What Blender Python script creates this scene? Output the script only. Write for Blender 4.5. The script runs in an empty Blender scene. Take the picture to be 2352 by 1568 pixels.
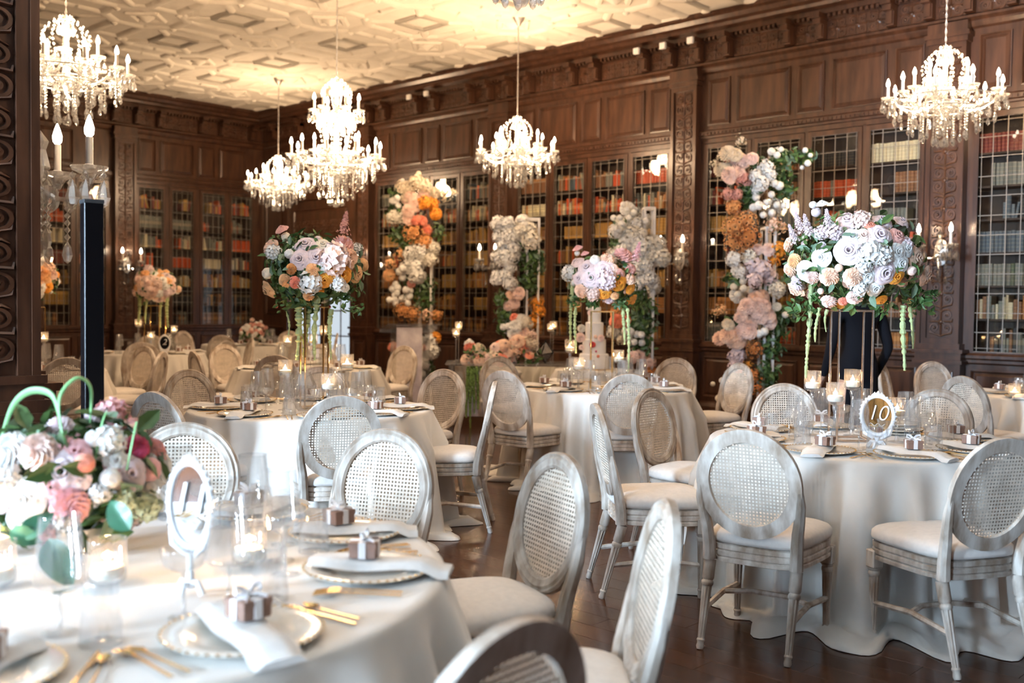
import bpy, math, random
from mathutils import Vector, Matrix, Euler
PI = math.pi
rnd = random.Random(11)
sc = bpy.context.scene
col = sc.collection
# ------------------------------------------------------------------ camera
FPX = 2330.0
YAW, PIT, ROL = (math.radians(a) for a in (46.49, 2.075, 0.70))
CAM = Vector((0, 0, 1.45))
FW = Vector((math.sin(YAW)*math.cos(PIT), math.cos(YAW)*math.cos(PIT), -math.sin(PIT)))
_r = Vector((math.cos(YAW), -math.sin(YAW), 0)); _u = _r.cross(FW)
RT = _r*math.cos(ROL) + _u*math.sin(ROL)
UP = _u*math.cos(ROL) - _r*math.sin(ROL)
cd = bpy.data.cameras.new('camera'); cam = bpy.data.objects.new('camera', cd); col.objects.link(cam)
cd.sensor_width = 36; cd.lens = FPX*36/2352; cd.clip_start = .05; cd.clip_end = 100
m3 = Matrix((RT, UP, -FW)).transposed()
cam.matrix_world = Matrix.Translation(CAM) @ m3.to_4x4()
cd.dof.use_dof = True; cd.dof.focus_distance = 5.3; cd.dof.aperture_fstop = 2.2
sc.camera = cam
def ray(px, py): return FW + RT*((px-1176)/FPX) - UP*((py-784)/FPX)
def at(px, py, D): return CAM + ray(px, py)*D                     # point at depth D
def zpt(px, py, z):
    d = ray(px, py); return CAM + d*((z-CAM.z)/d.z)               # point at height z
# ------------------------------------------------------------------ world, daylight, exposure
sc.view_settings.view_transform = 'Standard'; sc.view_settings.look = 'None'
sc.view_settings.gamma = 1; sc.view_settings.use_curve_mapping = False
sc.view_settings.exposure = 0.12
W = bpy.data.worlds.new('World'); sc.world = W; W.use_nodes = True
W.node_tree.nodes['Background'].inputs[0].default_value = (.62, .74, .95, 1)
W.node_tree.nodes['Background'].inputs[1].default_value = 1.0
cy = sc.cycles
cy.use_denoising = True
try: cy.denoiser = 'OPENIMAGEDENOISE'
except Exception: pass
cy.max_bounces = 4; cy.diffuse_bounces = 3; cy.glossy_bounces = 2; cy.transmission_bounces = 2
cy.transparent_max_bounces = 14; cy.caustics_reflective = False; cy.caustics_refractive = False
cy.sample_clamp_indirect = 4.0; cy.sample_clamp_direct = 0
cy.use_adaptive_sampling = True; cy.adaptive_threshold = .16; cy.adaptive_min_samples = 12
DAY = 2650.0; CHAND = 205.0; SCONCE = 42.0; CANDLE = 2.2
WARM = (1.0, .68, .40)
def area_light(name, loc, rot, sx, sy, power, color):
    l = bpy.data.lights.new(name, 'AREA'); l.shape = 'RECTANGLE'; l.size = sx; l.size_y = sy
    l.energy = power; l.color = color
    o = bpy.data.objects.new(name, l); col.objects.link(o); o.location = loc; o.rotation_euler = rot
    return o
WINS = ((4.60, .5), (.2, .2))                                    # windows of the alcove wall: centre, half width; narrow one added as camera-side fill
for y, hw in WINS:
    area_light('window_daylight', (-6.18, y, 2.0), (0, -PI/2, 0), 2.5, 2*hw-.1, DAY*2*hw, (.58, .78, 1.0))
# ------------------------------------------------------------------ helpers
class MB:
    def __init__(s): s.v = []; s.f = []; s.m = []
    def add(s, vs, fs, mi=0):
        o = len(s.v); s.v += [tuple(v) for v in vs]; s.f += [tuple(i+o for i in f) for f in fs]; s.m += [mi]*len(fs); return s
    def box(s, x0, x1, y0, y1, z0, z1, mi=0):
        v = [(x, y, z) for z in (z0, z1) for y in (y0, y1) for x in (x0, x1)]
        return s.add(v, [(0,2,3,1),(4,5,7,6),(0,1,5,4),(1,3,7,5),(3,2,6,7),(2,0,4,6)], mi)
    def cbox(s, x0, x1, y0, y1, z0, z1, c, mi=0):                 # box with chamfered edges
        X, Y, Z = (x0, x1), (y0, y1), (z0, z1); v = []; idx = {}
        for i in (0, 1):
            for j in (0, 1):
                for k in (0, 1):
                    sx, sy, sz = (1-2*i)*c, (1-2*j)*c, (1-2*k)*c
                    for a, p in enumerate(((X[i], Y[j]+sy, Z[k]+sz), (X[i]+sx, Y[j], Z[k]+sz), (X[i]+sx, Y[j]+sy, Z[k]))):
                        idx[i, j, k, a] = len(v); v.append(p)
        g = idx; f = []
        for i in (0, 1):
            q = [g[i,0,0,0], g[i,1,0,0], g[i,1,1,0], g[i,0,1,0]]; f.append(q if i else q[::-1])
            q = [g[0,i,0,1], g[0,i,1,1], g[1,i,1,1], g[1,i,0,1]]; f.append(q if i else q[::-1])
            q = [g[0,0,i,2], g[1,0,i,2], g[1,1,i,2], g[0,1,i,2]]; f.append(q if i else q[::-1])
        for i in (0, 1):
            for j in (0, 1):
                f.append([g[i,j,0,0], g[i,j,0,1], g[i,j,1,1], g[i,j,1,0]])
                f.append([g[i,0,j,0], g[i,0,j,2], g[i,1,j,2], g[i,1,j,0]])
                f.append([g[0,i,j,1], g[0,i,j,2], g[1,i,j,2], g[1,i,j,1]])
        for i in (0, 1):
            for j in (0, 1):
                for k in (0, 1): f.append([g[i,j,k,0], g[i,j,k,1], g[i,j,k,2]])
        return s.add(v, f, mi)
    def tube(s, pts, r, n=6, cap=True, closed=False, mi=0, flat=1.0):
        pts = [Vector(p) for p in pts]; N = len(pts); vs = []; fs = []
        rr = r if isinstance(r, (list, tuple)) else [r]*N
        ref = None
        for i, p in enumerate(pts):
            a = pts[i-1] if (i or closed) else p; b = pts[(i+1) % N] if (i < N-1 or closed) else p
            t = (b-a); t = t.normalized() if t.length > 1e-9 else Vector((0, 0, 1))
            if ref is None: ref = Vector((0, 0, 1)) if abs(t.z) < .9 else Vector((0, 1, 0))
            x = ref - t*ref.dot(t); x = x.normalized() if x.length > 1e-6 else t.orthogonal().normalized(); ref = x
            y = t.cross(x)
            for k in range(n):
                A = 2*PI*(k+.5)/n; vs.append(p + x*math.cos(A)*rr[i] + y*math.sin(A)*rr[i]*flat)
        for i in range(N if closed else N-1):
            j = (i+1) % N
            for k in range(n):
                l = (k+1) % n; fs.append((i*n+k, i*n+l, j*n+l, j*n+k))
        if cap and not closed:
            fs.append(tuple(range(n))[::-1]); fs.append(tuple((N-1)*n+k for k in range(n)))
        return s.add(vs, fs, mi)
    def lathe(s, prof, n=16, c=(0, 0, 0), mi=0, flute=0.0, ell=(1, 1)):
        vs = []; fs = []; R = []
        for (r, z) in prof:
            if r < 1e-5: R.append([len(vs)]); vs.append((c[0], c[1], c[2]+z))
            else:
                R.append(list(range(len(vs), len(vs)+n)))
                for k in range(n):
                    A = 2*PI*k/n; q = r*(1-flute*(k % 2)); vs.append((c[0]+q*math.cos(A)*ell[0], c[1]+q*math.sin(A)*ell[1], c[2]+z))
        for a, b in zip(R, R[1:]):
            for k in range(n):
                l = (k+1) % n
                if len(a) == 1 and len(b) == 1: continue
                if len(a) == 1: fs.append((a[0], b[k], b[l])[::-1])
                elif len(b) == 1: fs.append((a[k], a[l], b[0]))
                else: fs.append((a[k], a[l], b[l], b[k]))
        return s.add(vs, fs, mi)
    def merge(s, o, M=None, mi=None):
        vs = [M @ Vector(v) for v in o.v] if M is not None else o.v
        k = len(s.f); s.add(vs, o.f)
        s.m[k:] = o.m if mi is None else [mi]*len(o.f)
        return s
    def mesh(s, name, mats=(None,), smooth=None):
        me = bpy.data.meshes.new(name); me.from_pydata(s.v, [], s.f)
        for m in mats: me.materials.append(m)
        if any(s.m): me.polygons.foreach_set('material_index', s.m)
        if smooth is not None:
            me.polygons.foreach_set('use_smooth', [True]*len(me.polygons))
            if smooth < 180: me.set_sharp_from_angle(angle=math.radians(smooth))
        me.update(); return me
def obj(name, me, parent=None, loc=(0, 0, 0), rot=None, scale=None, mat=None, M=None):
    o = bpy.data.objects.new(name, me); col.objects.link(o)
    if M is not None: o.matrix_local = M
    else:
        o.location = loc
        if rot is not None: o.rotation_euler = rot
        if scale is not None: o.scale = scale if not isinstance(scale, (int, float)) else (scale,)*3
    if parent is not None: o.parent = parent
    if mat is not None:
        o.material_slots[0].link = 'OBJECT'; o.material_slots[0].material = mat
    return o
def tag(o, label, cat, group=None, kind=None):
    if label: o['label'] = label
    if cat: o['category'] = cat
    if group: o['group'] = group
    if kind: o['kind'] = kind
    return o
def thing(name, label, cat, loc=(0, 0, 0), rz=0, group=None):
    o = bpy.data.objects.new(name, None); col.objects.link(o); o.location = loc; o.rotation_euler = (0, 0, rz)
    o.empty_display_size = .05
    return tag(o, label, cat, group)
def struct(name, me, loc=(0, 0, 0), rz=0):
    o = obj(name, me, None, loc, (0, 0, rz)); o['kind'] = 'structure'; return o
def frame_to(n, up=Vector((0, 0, 1)), spin=0.0):                  # rotation whose +Z is n
    n = Vector(n).normalized(); q = n.to_track_quat('Z', 'Y'); return (q.to_matrix() @ Matrix.Rotation(spin, 3, 'Z'))
def TRS(loc, R3, s):
    if isinstance(s, (int, float)): s = (s, s, s)
    return Matrix.Translation(loc) @ R3.to_4x4() @ Matrix.Diagonal((*s, 1))
def point_light(name, parent, loc, power, color=WARM, radius=.06):
    l = bpy.data.lights.new(name, 'POINT'); l.energy = power; l.color = color; l.shadow_soft_size = radius
    o = bpy.data.objects.new(name, l); col.objects.link(o); o.location = loc; o.parent = parent; return o
# ------------------------------------------------------------------ materials
def mat(name, c, rough=.5, metal=0.0, var=0.0, nscale=6.0, stretch=(1, 1, 1), bump=0.0, c2=None, rand=0.0, spec=.5, sheen=0.0, coat=0.0, sub=0.0, coord='Object', det=4.0):
    m = bpy.data.materials.new(name); m.use_nodes = True; nt = m.node_tree; b = nt.nodes['Principled BSDF']
    b.inputs['Base Color'].default_value = (*c, 1); b.inputs['Roughness'].default_value = rough; b.inputs['Metallic'].default_value = metal
    b.inputs['Specular IOR Level'].default_value = spec
    if sheen: b.inputs['Sheen Weight'].default_value = sheen
    if coat: b.inputs['Coat Weight'].default_value = coat; b.inputs['Coat Roughness'].default_value = .08
    if sub: b.inputs['Subsurface Weight'].default_value = sub; b.inputs['Subsurface Radius'].default_value = (.02, .012, .008)
    out = None
    if var or c2 or bump:
        tc = nt.nodes.new('ShaderNodeTexCoord'); mp = nt.nodes.new('ShaderNodeMapping'); mp.inputs['Scale'].default_value = stretch
        nz = nt.nodes.new('ShaderNodeTexNoise'); nz.inputs['Scale'].default_value = nscale; nz.inputs['Detail'].default_value = det
        nt.links.new(tc.outputs[coord], mp.inputs[0]); nt.links.new(mp.outputs[0], nz.inputs['Vector'])
        if var or c2:
            rp = nt.nodes.new('ShaderNodeValToRGB'); e = rp.color_ramp.elements
            lo = c2 if c2 else tuple(x*(1-var) for x in c); hi = c if c2 else tuple(min(1, x*(1+var)) for x in c)
            e[0].position = .35; e[0].color = (*lo, 1); e[1].position = .65; e[1].color = (*hi, 1)
            nt.links.new(nz.outputs['Fac'], rp.inputs[0]); out = rp.outputs[0]
        if bump:
            bp = nt.nodes.new('ShaderNodeBump'); bp.inputs['Strength'].default_value = bump; bp.inputs['Distance'].default_value = .01
            nt.links.new(nz.outputs['Fac'], bp.inputs['Height']); nt.links.new(bp.outputs[0], b.inputs['Normal'])
    if rand:
        oi = nt.nodes.new('ShaderNodeObjectInfo'); hs = nt.nodes.new('ShaderNodeHueSaturation')
        mr = nt.nodes.new('ShaderNodeMapRange'); mr.inputs[3].default_value = 1-rand; mr.inputs[4].default_value = 1+rand
        nt.links.new(oi.outputs['Random'], mr.inputs[0]); nt.links.new(mr.outputs[0], hs.inputs['Value'])
        hs.inputs['Color'].default_value = (*c, 1)
        if out: nt.links.new(out, hs.inputs['Color'])
        out = hs.outputs[0]
    if out: nt.links.new(out, b.inputs['Base Color'])
    return m
def glassy(name, tint=(.97, .98, .98), ior=1.45, rough=.02, extra=0.0, haze=0.0):
    m = bpy.data.materials.new(name); m.use_nodes = True; nt = m.node_tree; nt.nodes.clear()
    o = nt.nodes.new('ShaderNodeOutputMaterial'); mx = nt.nodes.new('ShaderNodeMixShader'); lw = nt.nodes.new('ShaderNodeLayerWeight')
    t = nt.nodes.new('ShaderNodeBsdfTransparent'); g = nt.nodes.new('ShaderNodeBsdfGlossy'); pw = nt.nodes.new('ShaderNodeMath'); mr = nt.nodes.new('ShaderNodeMapRange')
    lw.inputs[0].default_value = .5; pw.operation = 'POWER'; pw.inputs[1].default_value = 3.0
    mr.inputs[3].default_value = .04+extra; mr.inputs[4].default_value = .60
    t.inputs[0].default_value = (*tint, 1); g.inputs['Roughness'].default_value = rough
    nt.links.new(lw.outputs['Facing'], pw.inputs[0]); nt.links.new(pw.outputs[0], mr.inputs[0]); nt.links.new(mr.outputs[0], mx.inputs[0])
    nt.links.new(t.outputs[0], mx.inputs[1]); nt.links.new(g.outputs[0], mx.inputs[2]); nt.links.new(mx.outputs[0], o.inputs[0])
    if haze:
        d = nt.nodes.new('ShaderNodeBsdfDiffuse'); d.inputs[0].default_value = (.9, .9, .9, 1); m2 = nt.nodes.new('ShaderNodeMixShader'); m2.inputs[0].default_value = haze
        nt.links.new(mx.outputs[0], m2.inputs[1]); nt.links.new(d.outputs[0], m2.inputs[2]); nt.links.new(m2.outputs[0], o.inputs[0])
    return m
def emis(name, c, s):
    m = bpy.data.materials.new(name); m.use_nodes = True; nt = m.node_tree; nt.nodes.clear()
    o = nt.nodes.new('ShaderNodeOutputMaterial'); e = nt.nodes.new('ShaderNodeEmission'); e.inputs[0].default_value = (*c, 1); e.inputs[1].default_value = s
    nt.links.new(e.outputs[0], o.inputs[0]); m.cycles.emission_sampling = 'NONE'; return m
WOOD = mat('dark_panelling', (.077, .034, .019), .30, c2=(.036, .0155, .009), nscale=3.0, stretch=(5, 5, .7), spec=.45)
CARVE = mat('carved_walnut', (.095, .041, .022), .36, c2=(.04, .016, .008), nscale=9.0, spec=.5)
SHELFW = mat('bookcase_interior', (.035, .016, .010), .6)
PLASTER = mat('cream_plaster', (.77, .715, .63), .85, var=.05, nscale=3.0, bump=.25)
CHWOOD = mat('whitewashed_oak', (.70, .645, .58), .6, c2=(.33, .25, .185), nscale=6.0, stretch=(3, 3, 1.0), rand=.28, bump=.1, det=6)
CANE = mat('woven_cane', (.62, .535, .44), .65, var=.12, nscale=30, rand=.12)
LINEN = mat('seat_linen', (.74, .69, .64), .9, var=.04, nscale=40, sheen=.2)
CLOTH = mat('ivory_satin_cloth', (.69, .66, .61), .55, var=.03, nscale=8, sheen=.35)
NAPKIN = mat('napkin_linen', (.73, .715, .69), .8, var=.03, nscale=60, bump=.1)
GOLD = mat('brushed_gold', (.83, .56, .25), .25, metal=1)
SILVER = mat('polished_silver', (.84, .82, .80), .38, metal=.9)
CHARGER = mat('pearl_charger', (.80, .76, .68), .2, var=.06, nscale=25, spec=.8, coat=.4)
BOXP = mat('mocha_card', (.26, .15, .11), .6, var=.1, nscale=20)
RIBBON = mat('white_ribbon', (.82, .80, .80), .35, sheen=.4)
GLASS = glassy('drinking_glass', (.95, .96, .965), 1.42, .05, .12, .06)
PANE = glassy('leaded_glass', (.90, .91, .89), 1.5, .03, .0)
ACRYL = glassy('clear_acrylic', (.88, .90, .93), 1.5, .05, .12, .06)
LEAD = mat('lead_came', (.26, .23, .20), .5, metal=.4)
CRYSTAL = None
def crystal():
    m = bpy.data.materials.new('cut_crystal'); m.use_nodes = True; nt = m.node_tree; nt.nodes.clear()
    o = nt.nodes.new('ShaderNodeOutputMaterial'); m1 = nt.nodes.new('ShaderNodeMixShader'); m2 = nt.nodes.new('ShaderNodeMixShader')
    t = nt.nodes.new('ShaderNodeBsdfTransparent'); g = nt.nodes.new('ShaderNodeBsdfGlossy'); d = nt.nodes.new('ShaderNodeBsdfTranslucent')
    g.inputs['Roughness'].default_value = .08; t.inputs[0].default_value = (.93, .94, .95, 1); d.inputs[0].default_value = (.9, .9, .9, 1)
    m1.inputs[0].default_value = .40; m2.inputs[0].default_value = .16
    nt.links.new(t.outputs[0], m1.inputs[1]); nt.links.new(g.outputs[0], m1.inputs[2]); nt.links.new(m1.outputs[0], m2.inputs[1]); nt.links.new(d.outputs[0], m2.inputs[2]); nt.links.new(m2.outputs[0], o.inputs[0])
    return m
CRYSTAL = crystal()
BULB = emis('candle_bulb_glow', (1, .86, .66), 22.0)
FLAME = emis('candle_flame', (1, .72, .36), 16.0)
WAX = mat('white_wax', (.9, .82, .7), .5, sub=.4)
BLACKM = mat('black_metal', (.004, .004, .005), .22, spec=.2)
WHITEM = mat('white_painted_metal', (.80, .78, .76), .4)
MIRROR = mat('mirror', (.85, .87, .88), .03, metal=1); GOLDREFL = mat('gold_reflection_mirror', (.86, .60, .27), .05, metal=1); ROSEGOLD = mat('rose_gold_rod', (.86, .72, .62), .25, metal=1)  # golden reflection is tinted into the colour of one table-number mirror
FRAMEW = mat('white_resin_frame', (.82, .82, .83), .4)
LETTER = mat('white_lettering', (.95, .95, .95), .5)
SUIT = mat('black_suit_cloth', (.008, .008, .011), .85, spec=.12)
SKIN = mat('skin', (.55, .32, .22), .5)
HAIR = mat('dark_hair', (.03, .02, .015), .6)
CAKE = mat('white_buttercream', (.85, .82, .78), .6, var=.03, nscale=12, bump=.2)
BLACKF = mat('black_fabric', (.02, .02, .022), .7)
DAYGL = emis('daylit_pane', (.80, .90, 1.0), .75)
# floor
def floor_mat(name, rand):
    m = mat(name, (.088, .034, .016), .19, c2=(.045, .017, .008), nscale=2.5, stretch=(10, .8, 1), rand=rand, spec=.5)
    return m
FLOORB = floor_mat('floor_subfloor', 0); PLANK = floor_mat('dark_oak_board', .25)
# ------------------------------------------------------------------ room shell
XR, YB, XL, HC = 11.5, 17.93, 1.98, 5.2
YP = 5.19                                                          # pier / start of the left wall
XW, YN = -6.0, -2.6                                                # alcove window wall, near wall
fl = struct('floor', MB().box(XW-.4, XR+.5, YN-.3, YB+.5, -.2, -.012).mesh('floor', [FLOORB]))
pm = MB().cbox(0, .1396, 0, 1.6012, -.011, .0, .0008).mesh('board', [PLANK])
cnt = 0
cand = []
for i in range(64):
    x = .9+i*.14
    for j in range(8):
        y = -1.3+j*1.602+((i*7) % 5)*.32
        d = Vector((x, y, 0)).dot(FW)
        lat = Vector((x, y, 0)).dot(RT)
        if d > .9 and abs(lat) < .55*d+.9 and d < 9: cand.append((d, x, y))
cand.sort()
for d, x, y in cand[:300]: obj('floorboard', pm, fl, (x, y, 0))
rest = MB()
for d, x, y in cand[300:]: rest.cbox(x, x+.1396, y, y+1.6012, -.011, 0, .0008)
if rest.v: o = obj('floorboards', rest.mesh('floorboards', [PLANK]), fl); o['kind'] = 'stuff'
# the far field: boards as one piece of stuff
far = MB()
used = set((round(x, 3), round(y, 3)) for d, x, y in cand)
for i in range(-24, 78):
    x = .9+i*.14
    if x > XR+.3 or x < XW: continue
    for j in range(-2, 13):
        y = -1.3+j*1.602+((i*7) % 5)*.32
        if (round(x, 3), round(y, 3)) in used or y > YB+.2 or y < YN-1.5: continue
        far.box(x, x+.1385, y, min(y+1.6, YB+.4), -.011, 0)
o = obj('floorboards', far.mesh('far_boards', [PLANK]), fl); o['kind'] = 'stuff'
# ceiling with plaster strapwork
ce = struct('ceiling', MB().box(XW-.4, XR+.5, YN-.3, YB+.5, HC, HC+.2).mesh('ceiling', [PLASTER]))
S = 1.72
def rib(mb, p, q, w=.085, h=.030):
    p, q = Vector((*p, 0)), Vector((*q, 0)); t = (q-p).normalized(); n = Vector((-t.y, t.x, 0))
    e = t*.02; p -= e; q += e
    vs = []
    for c in (p, q):
        for (a, z) in ((-w, 0), (-w*.75, -h*.55), (-w*.45, -h), (w*.45, -h), (w*.75, -h*.55), (w, 0)): vs.append(c+n*a+Vector((0, 0, z)))
    mb.add(vs, [(k, k+1, k+7, k+6) for k in range(5)] + [(0, 1, 2, 3, 4, 5)[::-1], (6, 7, 8, 9, 10, 11)])
def ceil_cell():
    parts = []
    a = S/2; r = .50*S/1.0*.62
    oc = [(r*math.cos(PI/8+k*PI/4), r*math.sin(PI/8+k*PI/4)) for k in range(8)]
    m = MB()
    for k in range(8): rib(m, oc[k], oc[(k+1) % 8])
    parts.append(('octagon_rib', m))
    m = MB()
    for k in range(4):
        A = k*PI/2; c, s_ = math.cos(A), math.sin(A)
        R = lambda x, y: (x*c-y*s_, x*s_+y*c)
        q = oc[0][0]; w = oc[0][1]
        rib(m, R(q, w), R(a, w)); rib(m, R(q, -w), R(a, -w))
    parts.append(('cross_rib', m))
    m = MB()
    for k in range(4):
        A = k*PI/2+PI/4; c, s_ = math.cos(A), math.sin(A)
        R = lambda x, y: (x*c-y*s_, x*s_+y*c)
        d0 = r*math.cos(PI/8); w = r*math.sin(PI/8); e = a*math.sqrt(2)
        rib(m, R(d0, 0), R(e-.34, 0), .06, .028)
        rib(m, R(e-.34, 0), R(e, .34), .06, .028); rib(m, R(e-.34, 0), R(e, -.34), .06, .028)
    parts.append(('diagonal_rib', m))
    m = MB()
    for k in range(4): rib(m, (.25*math.cos(k*PI/2), .25*math.sin(k*PI/2)), (.25*math.cos((k+1)*PI/2), .25*math.sin((k+1)*PI/2)), .05, .03)
    parts.append(('star_rib', m))
    m = MB(); m.lathe([(.12, 0), (.11, -.02), (.08, -.035), (.05, -.06), (.02, -.075), (0, -.08)], 10)
    for k in range(4): m.lathe([(.06, 0), (.045, -.04), (.02, -.06), (0, -.065)], 8, (oc[2*k][0], oc[2*k][1], 0))
    parts.append(('boss', m))
    return [(n, mm.mesh(n, [PLASTER], 40)) for n, mm in parts]
cells = ceil_cell()
for i in range(-1, 6):
    for j in range(0, 11):
        x = XR-.72-S*(i+.5); y = YB-.72-S*(j+.5)
        dd = Vector((x, y, 0)).dot(FW)
        if dd < 4 or x < XL-1: continue
        for n, me in cells:
            obj(n, me, ce, (x, y, HC))
# ---- wall panelling, made in wall coordinates: x along the wall (left to right seen from the room), y into the wall
Z_LEDGE, Z_GT, Z_DENT, Z_CORN = .96, 3.56, 3.72, 4.58
def extrude_prof(mb, prof, u0, u1, mi=0):                          # prof: closed list of (y,z)
    n = len(prof); vs = [(u0, y, z) for y, z in prof]+[(u1, y, z) for y, z in prof]
    mb.add(vs, [(k, k+n, (k+1) % n+n, (k+1) % n) for k in range(n)] + [tuple(range(n)), tuple(range(2*n-1, n-1, -1))], mi)
def scroll_motif(w, h, r=.0155, turns=1.6):                        # carved acanthus scrolls in a w x h cell, origin at cell centre bottom
    m = MB()
    for sx in (-1, 1):
        for (cx, cz, R, sg, a0) in ((.25*w, .30*h, .21*w, 1, -PI/2), (.25*w, .74*h, .17*w, -1, PI/2)):
            pts = []; rr = []
            for k in range(31):
                t = k/30; A = a0+sg*turns*2*PI*t; q = R*(1-.80*t)
                pts.append((sx*(cx+q*math.cos(A)), 0, cz+q*math.sin(A)*1.05)); rr.append(r*(1-.35*t))
            m.tube(pts, rr, 4, flat=1.0)
            m.lathe([(R*.26, -.001), (R*.2, .006), (0, .012)], 6) if 0 else None
            m.merge(MB().lathe([(R*.28, 0), (R*.22, .012), (0, .017)], 7), Matrix.Translation((sx*cx, 0, cz)) @ Matrix.Rotation(PI/2, 4, 'X'))
        m.tube([(0, 0, 0), (sx*.10*w, 0, .05*h), (sx*.42*w, 0, .12*h), (sx*.46*w, 0, .28*h)], [r*.8, r, r*.9, r*.4], 5)
        m.tube([(0, 0, .5*h), (sx*.2*w, 0, .53*h), (sx*.44*w, 0, .52*h), (sx*.47*w, 0, .62*h)], [r*.8, r, r, r*.4], 5)
        m.tube([(0, 0, .86*h), (sx*.12*w, 0, .93*h), (sx*.30*w, 0, .95*h), (sx*.42*w, 0, .90*h)], [r*.8, r, r, r*.4], 5)
    m.tube([(0, 0, 0), (0, 0, h)], r*.9, 5)
    m.merge(MB().lathe([(.10*w, 0), (.085*w, .014), (.03*w, .02), (0, .021)], 8), Matrix.Translation((0, 0, .5*h)) @ Matrix.Rotation(PI/2, 4, 'X'))
    for k in range(8):
        A = k*PI/4; m.tube([(.09*w*math.cos(A), 0, .5*h+.09*w*math.sin(A)), (.16*w*math.cos(A), 0, .5*h+.16*w*math.sin(A))], [.012, .004], 4)
    return m
PCW = .27
motif = scroll_motif(PCW, .312, .011, 1.5)
cm = MB()
for k in range(10): cm.merge(motif, Matrix.Translation((0, 0, k*.312)))
CARVING = cm.mesh('scroll_carving', [CARVE], 60)
fm = MB(); fm.merge(scroll_motif(.30, .25, .012, 1.4)); FRZ_N = fm.mesh('frieze_scroll', [CARVE], 60)
fm = MB()
for k in (-1, 0, 1): fm.merge(scroll_motif(.25, .25, .011, 1.4), Matrix.Translation((k*.25, 0, 0)))
FRZ_W = fm.mesh('frieze_scroll', [CARVE], 60)
# pilaster meshes (origin at floor centre on the wall plane, projecting to -y)
def pilaster_mesh():
    m = MB(); w = .20
    m.box(-w-.06, w+.06, -.20, .0, 0, .14); m.box(-w-.04, w+.04, -.17, 0, .14, .86)
    m.box(-w-.07, w+.07, -.21, 0, .86, .90); m.box(-w-.05, w+.05, -.19, 0, .90, .98); m.box(-w-.075, w+.075, -.215, 0, .98, 1.02)
    m.box(-w-.02, w+.02, -.15, 0, 1.02, 1.08)
    m.box(-w, w, -.10, 0, 1.08, 4.36)
    for s_ in (-1, 1): m.box(s_*w-.0, s_*(w-.045), -.135, -.10, 1.08, 4.36) if s_ < 0 else m.box(w-.045, w, -.135, -.10, 1.08, 4.36)
    m.box(-w+.045, w-.045, -.135, -.10, 1.08, 1.14); m.box(-w+.045, w-.045, -.135, -.10, 4.30, 4.36)
    m.box(-w-.02, w+.02, -.155, 0, 4.36, 4.42); m.box(-w-.04, w+.04, -.17, 0, 4.42, 4.47); m.box(-w-.015, w+.015, -.15, 0, 4.47, 4.58)
    return m
PIL = pilaster_mesh().mesh('pilaster', [WOOD], 20)
PIL_PANEL = MB().box(-.17, .17, -.125, -.12, .22, .78).mesh('plinth_panel', [WOOD])
def raised_panel(w, h):                                            # recessed moulding ring and a raised field, on plane y=0
    m = MB(); a, b = w/2, h/2
    rings = [(0, -.001), (0, -.022), (.012, -.024), (.022, -.012), (.030, -.002), (.034, -.002), (.060, -.014), (.064, -.016)]
    vs = []
    for off, y in rings: vs += [(-a+off, y, -b+off), (a-off, y, -b+off), (a-off, y, b-off), (-a+off, y, b-off)]
    fs = []
    for k in range(len(rings)-1):
        for i in range(4): j = (i+1) % 4; fs.append((4*k+i, 4*k+j, 4*k+4+j, 4*k+4+i))
    n = 4*(len(rings)-1); fs.append((n, n+1, n+2, n+3))
    return m.add(vs, fs)
_pm = {}
def panel_me(w, h):
    k = (round(w, 3), round(h, 3))
    if k not in _pm: _pm[k] = raised_panel(w, h).mesh('panel', [WOOD])
    return _pm[k]
BRK = MB()
BRK.box(-.05, .05, -.16, -.06, 4.66, 4.90); BRK.box(-.06, .06, -.30, -.06, 4.88, 4.945); BRK.box(-.035, .035, -.185, -.16, 4.68, 4.86)
BRK.box(-.05, .05, -.25, -.06, 4.82, 4.88)
BRK = BRK.mesh('bracket', [WOOD], 20)
CAPM = MB().cbox(-.045, .045, -.345, -.30, 4.855, 4.94, .006).mesh('bracket_cap', [WHITEM])
DENTS = {}
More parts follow.
